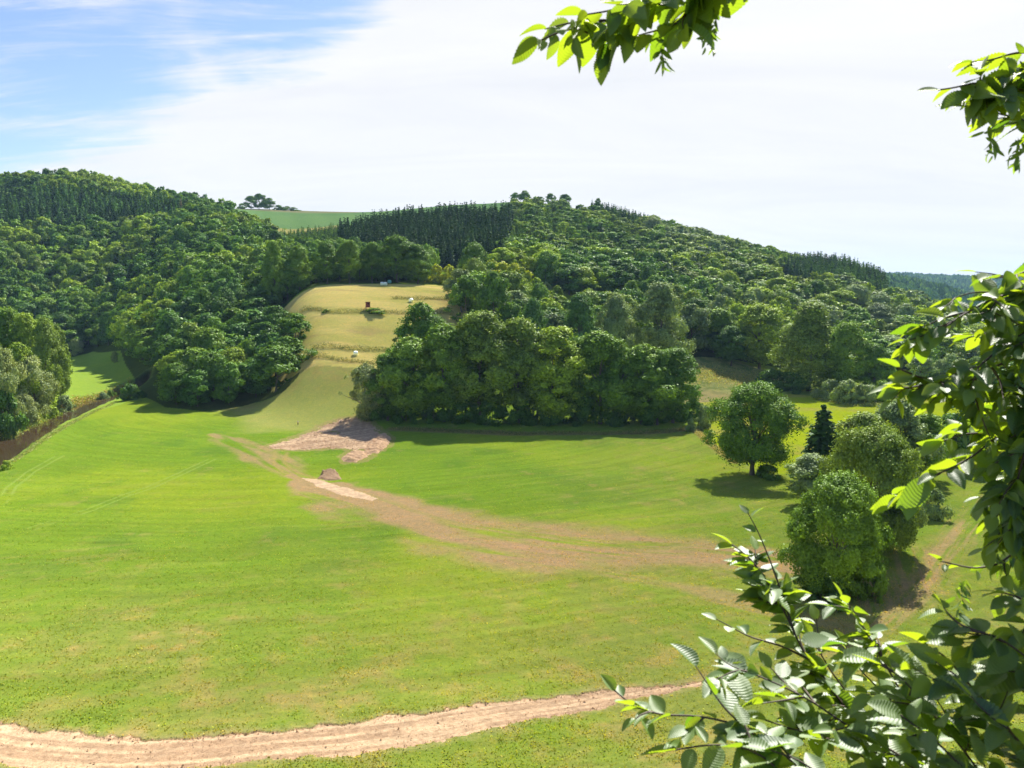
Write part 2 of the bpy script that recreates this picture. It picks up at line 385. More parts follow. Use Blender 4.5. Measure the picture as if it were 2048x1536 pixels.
TANT = W([(1745, 1105), (1800, 1080), (1890, 1090), (1885, 1150), (1850, 1210), (1770, 1245), (1700, 1230), (1690, 1150)])
LIME = W([(1395, 800), (1395, 783), (1500, 776), (1620, 792), (1700, 808), (1790, 790), (1930, 800), (2060, 830), (2100, 900), (2060, 940), (1900, 935), (1700, 925), (1620, 945), (1560, 948), (1480, 925), (1420, 880)], dmin=150)
MOWN = [XD(545, 300), XD(600, 326), XD(700, 322), XD(800, 322), XD(920, 330), XD(935, 375), XD(930, 450), XD(860, 446), XD(760, 442), XD(700, 438), XD(620, 432), XD(560, 425), XD(520, 380)]
MOWN = [XD(540, 330), XD(600, 327), XD(700, 322), XD(800, 322), XD(920, 330), XD(935, 375), XD(930, 452), XD(860, 448), XD(760, 443), XD(700, 440), XD(620, 436), XD(540, 434), XD(500, 420), XD(520, 380)]
CROP = [XD(440, 1022), XD(560, 1018), XD(680, 1005), XD(760, 960), XD(850, 900), XD(930, 900), XD(1040, 985), XD(1065, 1050), XD(1060, 1400), XD(400, 1600)]
YSTR = [XD(470, 940), XD(540, 930), XD(620, 940), XD(680, 960), XD(700, 1003), XD(560, 1017), XD(440, 1021)]
WEED = [XD(1340, 318), XD(1560, 376), XD(1580, 400), XD(1560, 425), XD(1440, 430), XD(1330, 425)]
TANH = [XD(1500, 690), XD(1530, 720), XD(1560, 745), XD(1620, 760), XD(1620, 735), XD(1560, 700)]
HEDGE_SHADE = []
# woods, as bearings and distances
WOOD_L = [XD(*p) for p in [(-300, 640), (0, 604), (180, 606), (235, 560), (262, 430), (275, 372), (320, 336), (400, 322), (450, 325), (500, 330), (560, 318), (592, 323), (604, 345), (588, 375), (556, 398), (528, 428), (600, 442), (700, 446), (780, 450), (862, 456),
          (875, 520), (900, 560), (960, 556), (1000, 560), (1060, 560), (1180, 570), (1250, 590), (1300, 560), (1400, 560), (1500, 560), (1560, 640), (1530, 690), (1600, 800), (1780, 850), (1860, 920), (1900, 1000), (1500, 1020), (1300, 1020), (1180, 1010), (1060, 1010), (1000, 930), (900, 850), (820, 880), (760, 900), (700, 930), (640, 905), (570, 850), (540, 790), (480, 880), (420, 990), (340, 1090), (200, 1130), (-300, 1180)]]
WOOD_C = [XD(*p) for p in [(905, 385), (940, 372), (1050, 368), (1200, 372), (1330, 392), (1400, 418), (1480, 432), (1560, 440), (1640, 430), (1760, 440), (1860, 520), (1880, 700), (1860, 900), (1780, 840), (1620, 770), (1530, 690), (1560, 640), (1500, 560), (1400, 560), (1300, 560), (1190, 470), (1050, 440), (930, 420)]]

G_LUSH = np.array([.165, .262, .024]); G_LIME = np.array([.255, .328, .026]); G_MID = np.array([.200, .245, .045]); STRAW = np.array([.36, .28, .10])
TAN = np.array([.40, .26, .145]); DIRT = np.array([.62, .45, .275]); DIRT2 = np.array([.44, .30, .18]); HAY = np.array([.66, .53, .17]); DARKG = np.array([.045, .115, .02])
def cover(x, y):
    """ground cover colour and class for points on the ground"""
    d = np.hypot(x, y); n = x.size
    C = np.zeros((n, 3)); cls = np.zeros(n, np.int8)
    def blend(c, f):
        nonlocal C
        f = np.clip(f, 0, 1)[:, None]; C = C * (1 - f) + np.asarray(c) * f
    nb = fbm(x / 60, y / 60, 31, 4); nm = fbm(x / 14, y / 14, 41, 4); ns = fbm(x / 3.2, y / 3.2, 51, 4); nf = fbm(x / .9, y / .9, 61, 3)
    C[:] = G_LUSH
    blend(G_LIME, sstep(.42, .66, nb) * .75)
    blend(DARKG * 1.35, sstep(.55, .78, nm) * .35)
    # drier, patchier sward near the river terrace edge and on the right
    dryness = sstep(150, 85, d) * .42 + sstep(0, 60, x + 10) * .22 + sstep(20, -75, x) * sstep(200, 120, d) * .12
    str_ = fbm(x / 22 + y / 60, y / 3.5 - x / 12, 71, 4)
    blend(G_MID * 1.12, np.clip(dryness * 1.2, 0, .9))
    blend(STRAW, np.clip(dryness * (sstep(.40, .72, ns) * .75 + sstep(.42, .7, nm) * .45) + sstep(.62, .8, ns) * .22 * (.4 + sstep(.5, .7, nm)), 0, .75))
    blend(STRAW * .9, sstep(.60, .76, str_) * .30 * sstep(260, 120, d))
    # right-hand meadow
    rr_ = np.hypot(x + 70, y - 330); th_ = np.arctan2(x + 70, 330 - y)
    sw = fbm(rr_ / 1.3, th_ * 7 + rr_ / 60, 161, 3); C *= (1 + .34 * (sw - .5) * (d < 320))[:, None]
    # slope up to the mown field
    UPP = [XD(430, 330), XD(500, 345), XD(560, 330), XD(600, 340), XD(790, 330), XD(760, 285), XD(640, 268), XD(500, 268)]
    dd, _, _ = segdist(x, y, UPP, True); up = sstep(-9, 12, np.where(inpoly(x, y, UPP), dd, -dd) + (nm - .5) * 22)
    blend(np.array([.36, .36, .10]), up * .85); blend(STRAW * .95, up * sstep(298, 330, d + (nm - .5) * 30) * (.35 + .6 * sstep(.4, .7, ns)))
    # lush strip by the bare ground
    k = d < 330
    def pl(pts, width, col, strength, streak=None, soft=.35, warp=1.0):
        nonlocal C
        dd, al, pr = segdist(x, y, pts); w_ = np.interp(pr, range(len(pts)), [p[2] for p in pts]) if len(pts[0]) > 2 else width
        dd = dd + (nm - .5) * 2 * warp * np.minimum(w_, 5) * .9 + (ns - .5) * warp
        f = 1 - sstep(w_ * (1 - soft), w_ * (1 + soft), dd)
        if streak:
            sd_ = segside(x, y, pts); st = fbm(al / streak[0], sd_ / streak[1], streak[2], 4); f = f * np.clip(sstep(streak[3], streak[4], st), 0, 1)
        blend(col, f * strength); return f
    pl(BAND, 0, TAN * .98, .9, (24, 2.6, 81, .16, .52), .5, 2.6)
    pl(BAND2, 0, TAN, .6, (20, 2.2, 85, .30, .66), .7, 2.4)
    pl(BAND3, 0, TAN, .75, (20, 1.2, 88, .35, .65), .6, 1.0)
    pl(FAINT, 1.7, TAN, .38, (12, .7, 90, .4, .7), .8, 1.4); pl(FAINT2, 2.6, TAN * 1.1, .6, (16, .6, 93, .35, .65), .8, 1.0)
    for tk in (TRK1, TRK2):
        dd, al, _ = segdist(x, y, tk); blend(np.array([.27, .36, .085]), np.exp(-((dd - .95) / .3) ** 2) * .6 * (al > .05) * (al < al.max() - .05) * sstep(.3, .5, nm))
    for tk in (TRK3, TRK4):
        dd, al, _ = segdist(x, y, tk); blend(STRAW, np.exp(-(dd / .6) ** 2) * .75)
    ti = inpoly(x, y, poly_pts(TANT)); dd, _, _ = segdist(x, y, TANT, True); f = sstep(-2.5, 3.5, np.where(ti, dd, -dd) + (nm - .5) * 6)
    stx = fbm((x * .35 + y * .94) / 16, (x * .94 - y * .35) / .7, 97, 4); blend(TAN * 1.03, f * sstep(.3, .62, stx) * .7 * (.4 + .6 * sstep(.35, .6, nm)))
    # lime meadow beyond the row
    li = inpoly(x, y, poly_pts(LIME)); dd, _, _ = segdist(x, y, LIME, True); f = sstep(-1.2, 1.2, np.where(li, dd, -dd) + (ns - .5) * 2)
    blend(np.array([.33, .40, .014]), f * .95); blend(STRAW, f * sstep(.5, .72, nm) * .5); blend(G_LUSH, f * sstep(.55, .72, nb) * .3)
    wd = inpoly(x, y, WEED); blend(np.array([.30, .30, .11]), wd * .9); blend(np.array([.13, .19, .05]), wd * sstep(.45, .65, ns) * .7); blend(TAN, wd * sstep(372, 352, d) * .4)
    # far meadow on the left bank
    fm = inpoly(x, y, [XD(-100, 270), XD(110, 300), XD(150, 334), XD(235, 358), XD(262, 384), XD(266, 420), XD(240, 560), XD(180, 606), XD(-100, 606)]) & (x < 0)
    blend(np.array([.26, .37, .05]), fm * .9)
    # field classes
    mo = inpoly(x + (ns - .5) * 2, y + (ns - .5) * 1.5, MOWN)
    lines = .5 + .5 * np.sin((y + 4 * np.sin(x / 23) - .12 * x) / 2.3 * 2 * pi / 1.6 + 3 * (nm - .5))
    hay = np.where(mo, 1.0, 0); blend(HAY, hay); blend(np.array([.33, .38, .055]), hay * sstep(.48, .68, fbm(x / 45, y / 12, 101, 4)) * .4)
    blend(TAN * .95, hay * sstep(.56, .76, fbm(x / 30, y / 7, 105, 4)) * .45); blend(HAY * .78, hay * lines * .28)
    cls[mo] = 1
    cr = inpoly(x, y, CROP); rows = .5 + .5 * np.sin((x * .8 + y * .25) / 6.0)
    blend(np.array([.155, .275, .095]), cr * 1.0); blend(np.array([.19, .31, .10]), cr * sstep(.42, .62, fbm(x / 60, y / 120, 111, 4)) * .7)
    blend(np.array([.075, .17, .06]), cr * rows * .18); blend(np.array([.29, .25, .13]), cr * sstep(1235, 1262, d + (x + 400) * .12) * (x < -230) * .8)
    cls[cr] = 2
    ys = inpoly(x, y, YSTR); blend(np.array([.40, .36, .12]), ys * 1.0); cls[ys] = 3
    th = inpoly(x, y, TANH); blend(TAN * 1.1, th * .9)
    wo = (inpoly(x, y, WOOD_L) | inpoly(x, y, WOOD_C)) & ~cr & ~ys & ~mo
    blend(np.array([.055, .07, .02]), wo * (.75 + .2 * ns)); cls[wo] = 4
    far = d > 1450; blend(np.array([.035, .075, .022]), far * 1.0); blend(np.array([.16, .2, .07]), far * sstep(.66, .72, fbm(x / 160, y / 160, 121, 3)) * (d > 2700) * (d < 4300) * .6); cls[far] = 5
    # river bed and banks
    k = (np.abs(x + 130) < 270) & (y > 60) & (y < 480); ins = np.zeros(n, bool); ins[k] = inpoly(x[k], y[k], RIVER)
    ds = np.full(n, 99.); ds[k] = segdist(x[k], y[k], RIVER, True)[0]
    blend(np.array([.20, .16, .075]), np.where(ins, 1, (1 - sstep(.3, 1.6, ds)) * .75)); blend(np.array([.22, .29, .07]), (~ins) * (1 - sstep(1.2, 4.5, ds + (ns - .5) * 2)) * sstep(1., 2., ds) * .6)
    # bare earth and dirt tracks
    bi = inpoly(x, y, poly_pts(BARE)); dd, _, _ = segdist(x, y, BARE, True); sb = np.where(bi, dd, -dd) + (ns - .5) * 2.0 + (nf - .5) * .8
    b_st = fbm((x * .8 + y * .6) / 12, (x * .6 - y * .8) / .8, 131, 4)
    bc = DIRT2[None, :] * (1 - sstep(.4, .66, b_st))[:, None] + (DIRT * 1.0)[None, :] * sstep(.4, .66, b_st)[:, None]
    m = (sb > .5) & (nm + .35 * ns < .95 - .5 * (sb < 2.0) * (ns > .55)); C[m] = bc[m] * (.85 + .3 * nf[m])[:, None]; cls[m] = 6
    m2 = (sb > -1.6) & ~m; C[m2] = C[m2] * .6 + TAN * .4
    si = inpoly(x, y, poly_pts(STRIP)); dd, _, _ = segdist(x, y, STRIP, True); m = (np.where(si, dd, -dd) + (ns - .5) * 1.2) > 0
    C[m] = (DIRT * (.8 + .4 * nf[m])[:, None] * (.85 + .35 * b_st[m])[:, None]); cls[m] = 7
    dd, al, pr = segdist(x, y, PATH); w_ = np.interp(pr, range(len(PATH)), [p[2] for p in PATH]); sdp = w_ - dd + (ns - .5) * 1.5 + (nf - .5) * 1.0 + (nm - .5) * .8
    side = segside(x, y, PATH); rut = fbm(al / 13, side / .55 + (nm - .5) * .8, 141, 4) * .8 + .2 * ns
    m = sdp > 0; f = sstep(.35, .68, rut)[m][:, None]; C[m] = (DIRT2 * 1.08 * (1 - f) + DIRT * 1.12 * f) * (.88 + .24 * nf[m])[:, None]; cls[m] = 8
    m2 = (sdp > -1.3) & ~m; q2 = (np.clip(sdp[m2] + 1.3, 0, 1.3) / 1.3 * .6)[:, None]; C[m2] = C[m2] * (1 - q2) + np.array([.38, .31, .15]) * q2
    # tan scrubby edge under the row
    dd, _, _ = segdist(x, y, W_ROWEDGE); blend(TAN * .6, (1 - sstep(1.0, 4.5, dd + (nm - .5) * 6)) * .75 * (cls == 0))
    dd, _, _ = segdist(x, y, W_BANK); blend(STRAW * .95, (1 - sstep(.6, 1.7, dd + (ns - .5))) * .9)
    C *= (.93 + .14 * nf)[:, None]
    # steep hillside under the viewpoint
    blend(np.array([.10, .11, .04]), sstep(58, 45, d) * .9)
    return C * .80, cls
def segside(x, y, pts):
    best = np.full(x.shape, 1e9); sd_ = np.zeros(x.shape)
    for i in range(len(pts) - 1):
        ax, ay = pts[i][:2]; bx, by = pts[i + 1][:2]; dx, dy = bx - ax, by - ay; l2 = dx * dx + dy * dy + 1e-9
        t = np.clip(((x - ax) * dx + (y - ay) * dy) / l2, 0, 1); d = np.hypot(x - ax - t * dx, y - ay - t * dy)
        k = d < best; best = np.where(k, d, best); sd_ = np.where(k, ((x - ax) * dy - (y - ay) * dx) / sqrt(l2), sd_)
    return sd_
W_ROWEDGE = W([(790, 858), (900, 862), (1050, 868), (1200, 868), (1300, 866), (1385, 858)])
W_BANK = W([(1388, 858), (1410, 880), (1440, 905), (1470, 925)])

def build_ground():
    rings = [0.0, 1.2, 2.4, 3.2, 4, 5, 6.5, 8, 10, 12.5, 15, 18, 22, 26, 30, 34, 38, 42, 46, 50, 54, 58, 61, 64, 66]
    d = 66.0
    while d < 700: d += min(max(d * d / 44 * .00085, .09), 1.25); rings.append(d)
    while d < 9000: d *= 1.011 if d < 1500 else 1.02; rings.append(d)
    R = np.array(rings)
    A = np.concatenate([np.radians(np.arange(-180, -36, 3.0)), np.radians(np.arange(-36, 36, .068)), np.radians(np.arange(36, 180.1, 3.0))])
    nr, na = len(R), len(A)
    rr, aa = np.meshgrid(R, A, indexing='ij'); x = (rr * np.sin(aa)).ravel(); y = (rr * np.cos(aa)).ravel()
    z = T(x, y); C, cls = cover(x, y)
    rough = (cls == 6) * ((fbm(x / .8, y / .8, 151, 3) - .5) * .5) + (cls == 8) * (-.12 + (fbm(x / .6, y / .6, 155, 3) - .5) * .1) + (cls == 7) * (fbm(x / .8, y / .8, 157, 2) - .5) * .25
    z = z + rough + (cls == 0) * (fbm(x / 1.3, y / 1.3, 159, 2) - .5) * .12 * (np.hypot(x, y) < 300)
    V = np.stack([x, y, z], 1)
    i = np.arange((nr - 1) * (na - 1)); r = i // (na - 1); a = i % (na - 1); v0 = r * na + a
    Fq = np.stack([v0, v0 + na, v0 + na + 1, v0 + 1], 1)
    fc = cls[v0 + na + 1]
    groups = [('meadow', (0,), M_GRASS), ('mown_field', (1,), M_HAY), ('crop_field', (2,), M_CROP), ('stubble_field', (3,), M_HAY), ('woodland_floor', (4,), M_FLOOR), ('hills', (5,), M_FLOOR),
              ('earth_ground', (6,), M_DIRT), ('dirt_path', (7,), M_DIRT), ('dirt_road', (8,), M_DIRT)]
    lab = {'meadow': 'bright green valley meadow with straw coloured patches', 'mown_field': 'yellow mown hay field on the terraces', 'crop_field': 'blue green crop field on the hilltop',
           'stubble_field': 'pale yellow strip below the hilltop crop field', 'woodland_floor': 'dark ground under the woods', 'hills': 'far blue wooded ridges across the valley',
           'earth_ground': 'scraped patch of bare pinkish earth by the tree row', 'dirt_path': 'short bare dirt strip in the middle of the meadow', 'dirt_road': 'pale dirt track curving across the front of the meadow'}
    for nm, ids, m in groups:
        k = np.isin(fc, ids); f = Fq[k]
        if not len(f): continue
        u, inv = np.unique(f, return_inverse=True)
        me = mesh(nm, V[u], inv.reshape(f.shape), [m], True)
        vattr(me, 'Col', np.concatenate([C[u], np.ones((len(u), 1))], 1), 'FLOAT_COLOR')
        link(nm, me, kind='structure', label=lab[nm])
build_ground()

# river water
def build_river():
    m, t, out = mat('river_water'); b = t.nodes.new('ShaderNodeBsdfPrincipled')
    g = t.nodes.new('ShaderNodeNewGeometry'); n = tnoise(t, g.outputs['Position'], .5, 3, .55, (1, .5, 1))
    n2 = tnoise(t, g.outputs['Position'], .05, 3, .6)
    c = mixrgb(t, 'MIX', n2, (.024, .015, .008, 1), (.052, .034, .018, 1)); t.links.new(c, b.inputs['Base Color'])
    b.inputs['Roughness'].default_value = .07; b.inputs['Specular IOR Level'].default_value = .5
    bp = t.nodes.new('ShaderNodeBump'); bp.inputs['Strength'].default_value = .05; bp.inputs['Distance'].default_value = .1
    t.links.new(n, bp.inputs['Height']); t.links.new(bp.outputs[0], b.inputs['Normal']); t.links.new(b.outputs[0], out.inputs[0])
    nn = len(RB); r = np.array([plane_hit(x, y, WL) for x, y in RB]); l = np.array([plane_hit(x, y, WL) for x, y in LB])[::-1]
    V = []; Fq = []
    def rs(p, k):
        s = np.r_[0, np.cumsum(np.hypot(*np.diff(p, axis=0).T))]; u = np.linspace(0, s[-1], k); return np.stack([np.interp(u, s, p[:, 0]), np.interp(u, s, p[:, 1])], 1)
    r = rs(r, 60); l = rs(l, 60)
    for i in range(60):
        c_ = (r[i] + l[i]) / 2; a = c_ + (r[i] - c_) * 1.12; b_ = c_ + (l[i] - c_) * 1.12
        for q in np.linspace(0, 1, 5): V.append((*(a + (b_ - a) * q), WL))
    for i in range(59):
        for q in range(4): v = i * 5 + q; Fq.append((v, v + 5, v + 6, v + 1))
    link('river_water', mesh('river_water', np.array(V), Fq, [m], True), kind='structure', label='brown still river bending round the left of the meadow')
build_river()

# ------------------------------------------------------------------ trees: prototypes
def quads_at(P, Nn, size, rg, asp=1.0, droop=0.0):
    """one leaf spray (bent four-cornered card) at every point"""
    n = len(P); r = rg.normal(size=(n, 3)); u = np.cross(Nn, r); u /= np.linalg.norm(u, axis=1)[:, None] + 1e-9
    v = np.cross(Nn, u); s = (size * rg.uniform(.6, 1.35, n))[:, None]
    if droop: v = v + np.array([0, 0, -droop]); v /= np.linalg.norm(v, axis=1)[:, None]
    b = Nn * s * rg.uniform(-.25, .25, n)[:, None]
    V = np.stack([P + u * s * .5 * asp, P + v * s * .55 + b, P - u * s * .5 * asp, P - v * s * .55 + b * .5], 1).reshape(-1, 3)
    Fq = np.arange(n * 4).reshape(n, 4); return V, Fq
def crown(rg, H, Wd, base, ncl, nleaf, ls, kind='oak'):
    """leaf sprays gathered in clumps over an uneven envelope; returns verts, quads, tint, clump centres"""
    hh = H - base; cz = base + hh * .5
    ph = rg.uniform(0, 2 * pi, 4); am = rg.uniform(.07, .2, 4)
    def env(t, a):
        if kind == 'oak': r = np.sin(pi * np.clip(t, .0, 1) ** .82) ** .55
        elif kind == 'oval': r = np.sin(pi * np.clip(t * .93 + .05, 0, 1) ** .9) ** .62
        elif kind == 'poplar': r = np.clip(np.sin(pi * np.clip(t * .9 + .08, 0, 1) ** .62), 0, 1) ** .75
        elif kind == 'bush': r = np.sqrt(np.clip(1 - t ** 2.2, 0, 1))
        else: r = np.sin(pi * t) ** .5
        return r * (1 + sum(am[i] * np.sin((i + 2) * a + ph[i] + t * 3 * (i - 1)) for i in range(4)))
    t = rg.uniform(.04, .97, ncl) ** (.85 if kind != 'bush' else 1.1); a = rg.uniform(0, 2 * pi, ncl)
    # clump centres, mostly near the envelope, some inside
    q = rg.uniform(.3, 1.0, ncl) ** .5 * np.where(rg.uniform(0, 1, ncl) < .16, 1.16, 1.0)
    rc = Wd * (.05 + .15 * rg.uniform(0, 1, ncl) ** 1.8) * (1.15 if ncl < 40 else 1)
    R = np.maximum(env(t, a) * Wd / 2 - rc * .75, .05 * Wd) * q
    C = np.stack([R * np.cos(a), R * np.sin(a), base + t * hh], 1)
    C[:, 2] = np.clip(C[:, 2], base + rc * .5, H - rc * .55)
    k = np.maximum((nleaf * (rc / rc.mean()) ** 2 / ncl).astype(int), 3)
    ci = np.repeat(np.arange(ncl), k); n = len(ci)
    dr = rg.normal(size=(n, 3)); out = C[ci] - np.array([0, 0, cz]); out /= np.linalg.norm(out, axis=1)[:, None] + 1e-6
    dr /= np.linalg.norm(dr, axis=1)[:, None]; dr = dr + out * .55 + np.array([0, 0, .22]); dr /= np.linalg.norm(dr, axis=1)[:, None]
    sq = np.array([1.12, 1.12, .85]); pk = rg.uniform(0, 6.3, (ncl, 3))[ci]
    bump_ = 1 + .26 * np.sin(4.3 * dr[:, 0] + pk[:, 0]) * np.sin(4.7 * dr[:, 1] + pk[:, 1]) + .16 * np.sin(8.5 * dr[:, 2] + pk[:, 2]) * np.sin(7.7 * dr[:, 0] + pk[:, 1]) + rg.normal(0, .07, n)
    out_only = rg.uniform(0, 1, n) < .07; bump_ = bump_ * np.where(out_only, 1.22, 1)
    P = C[ci] + dr * (rc[ci] * bump_ * rg.uniform(.4, 1.1, n) ** .5)[:, None] * sq
    P[:, 2] = np.maximum(P[:, 2], .1)
    Nn = dr * .9 + out * .35 + rg.normal(size=(n, 3)) * .5 + np.array([0, 0, .15]); Nn /= np.linalg.norm(Nn, axis=1)[:, None]
    V, Fq = quads_at(P, Nn, np.full(n, ls), rg, .9, .6 if kind == 'willow' else 0)
    tint = np.repeat(np.clip(rg.uniform(.1, .9, ncl)[ci] * .45 + rg.uniform(0, 1, n) * .55, 0, 1), 4)
    return V, Fq, tint, C
def trunk(rg, H, Wd, base, C, r0, nl=7):
    z = np.linspace(-.6, H * .8, 7); w_ = np.cumsum(rg.normal(0, Wd * .012, (7, 2)), 0); w_ -= w_[0]
    pts = np.stack([w_[:, 0], w_[:, 1], z], 1); rad = r0 * (1 - np.linspace(0, 1, 7)) ** .8 + r0 * .08; rad[0] *= 1.35
    parts = [tube(pts, rad, 7)]
    for i in rg.choice(len(C), min(nl, len(C)), replace=False):
        c = C[i]; s = np.clip(c[2] * rg.uniform(.35, .65), base * .55, H * .7); p0 = np.array([np.interp(s, z, w_[:, 0]), np.interp(s, z, w_[:, 1]), s])
        m1 = p0 * .62 + c * .38 + np.array([0, 0, (c[2] - s) * .12]); m2 = p0 * .25 + c * .75
        parts.append(tube([p0, m1, m2, c], [r0 * .42, r0 * .3, r0 * .17, r0 * .05], 5))
    return join(parts)
def spruce(rg, H, Wd, levels, nb, per, ls):
    P = []; Nn = []; S = []
    for i in range(levels):
        t = (i + rg.uniform(0, .8)) / levels; z = H * (.07 + .93 * t); R = Wd / 2 * (1 - t) ** .68 * rg.uniform(.78, 1.1) + Wd * .02
        a0 = rg.uniform(0, 2 * pi)
        for b in range(nb if t < .75 else max(3, nb - 3)):
            a = a0 + 2 * pi * b / nb + rg.normal(0, .15); rr = R * rg.uniform(.75, 1.1)
            for s in (np.arange(per) + .6) / per:
                P.append((cos(a) * rr * s, sin(a) * rr * s, z - rr * (.22 * s + .18 * s * s) + rg.normal(0, .02 * Wd)))
                v = np.array([cos(a) * .5, sin(a) * .5, .8]) + rg.normal(0, .35, 3); Nn.append(v / np.linalg.norm(v)); S.append(ls * (1.15 - .55 * t))
    P = np.array(P); Nn = np.array(Nn); V, Fq = quads_at(P, Nn, np.array(S), rg, 1.0, .5)
    return V, Fq, np.repeat(rg.uniform(.2, .8, len(P)), 4)
PROTO = {}
def proto(key, kind, H, Wd, base, ncl, nleaf, ls, r0, nl=7):
    rg = np.random.default_rng(abs(hash(key)) % 1000 if isinstance(key, int) else sum(ord(c) * (i + 1) for i, c in enumerate(key)))
    if kind == 'spruce':
        V, Fq, ti = spruce(rg, H, Wd, ncl, nleaf, nl, ls); tv, tf = tube([(0, 0, -.5), (0, 0, H * .5), (0, 0, H * .97)], [r0, r0 * .6, .03], 6); lm = M_NEEDLE
    else:
        V, Fq, ti, C = crown(rg, H, Wd, base, ncl, nleaf, ls, kind); tv, tf = trunk(rg, H, Wd, base, C, r0, nl); lm = M_LEAF
    cm = mesh('crown_' + key, V, Fq, [lm]); vattr(cm, 'tint', ti)
    tm = mesh('trunk_' + key, tv, tf, [M_BARK], True)
    jv, jf = join([(V, Fq), (tv, tf)]); jm = mesh('tree_' + key, jv, jf, [lm, M_BARK], False, np.r_[np.zeros(len(Fq)), np.ones(len(tf))]); vattr(jm, 'tint', np.r_[ti, np.full(len(tv), .5)])
    PROTO[key] = dict(crown=cm, trunk=tm, both=jm, H=H, W=Wd, V=V, F=Fq, ti=ti, kind=kind)
def protos():
    P = proto
    for i in range(2): P('near%d' % i, 'oval', 18, 16, .6 + .3 * i, 110, 75000, .30, .32, 12)
    P('oak_near', 'oak', 21, 18.5, 3.4, 100, 46000, .35, .5, 14)
    for i in range(6): P('row%d' % i, 'oval', 26, 14, 2.6 + .4 * i, 120, 26000, .47, .35, 12)
    for i in range(2): P('pop%d' % i, 'poplar', 30, 17, 1.0, 180, 28000, .5, .4, 8)
    for i in range(3): P('will%d' % i, 'willow', 14, 12, 1.0, 80, 15000, .36, .3, 8)
    for i in range(5): P('mid%d' % i, 'oval', 18, 13, 1.8, 55, 7500, .62, .28, 6)
    for i in range(2): P('midoak%d' % i, 'oak', 18, 16, 2.2, 85, 8500, .62, .3, 6)
    for i in range(4): P('far%d' % i, 'oval', 17, 13, 2.0, 26, 2400, 1.0, .25, 3)
    for i in range(3): P('bush%d' % i, 'bush', 4, 5.5, .1, 36, 5200, .30, .08, 5)
    for i in range(3): P('fbush%d' % i, 'bush', 5, 6.5, .1, 24, 1500, .55, .08, 3)
    P('spr_near', 'spruce', 20, 9, 0, 30, 10, .85, .22, 12)
    for i in range(3): P('spr%d' % i, 'spruce', 20, 8, 0, 26, 9, 1.0, .2, 4)
    for i in range(2): P('fspr%d' % i, 'spruce', 20, 6.2, 0, 15, 7, 1.25, .2, 3)
protos()

WIDE = {}
def place_tree(key, x, y, H, Wd, color, label=None, name='broadleaf_tree', cat='tree', group=None, parts=True, z=None, rot=None, sink=.3):
    p = PROTO[key]; z = float(T(np.array([x]), np.array([y]))[0]) if z is None else z
    rot = random.uniform(0, 2 * pi) if rot is None else rot
    s = (Wd / p['W'], Wd / p['W'], H / p['H'])
    if parts:
        o = link(name, None, None, (x, y, z - sink)); o.empty_display_size = 1
        c = link('crown', p['crown'], o); t = link('trunk', p['trunk'], o); c.color = (*color, 1)
    else:
        o = link(name, p['both'], None, (x, y, z - sink)); o.color = (*color, 1)
    o.rotation_euler = (0, 0, rot); o.scale = s
    o['label'] = label; o['category'] = cat
    if group: o['group'] = group
    return o
def by_pixels(key, px, yb, yt, wpx, color, label, dmin=60, name='broadleaf_tree', cat='tree', group=None, parts=True, at=None):
    x, y = hit(px, yb, dmin) if at is None else XD(px, at)
    d = math.hypot(x, y); a = atan2(x, y); z = float(T(np.array([x]), np.array([y]))[0])
    H = CAMZ + d * ztan(a, yt) - z + .3; sl = math.hypot(d, (CAMZ - z) - H * .5) * (1 + ((px - 1024) / F) ** 2) ** -.5
    Wd = wpx / F * math.hypot(d, CAMZ - z - H * .5) * math.cos(a)
    return place_tree(key, x, y, H, Wd, color, label, name, cat, group, parts)
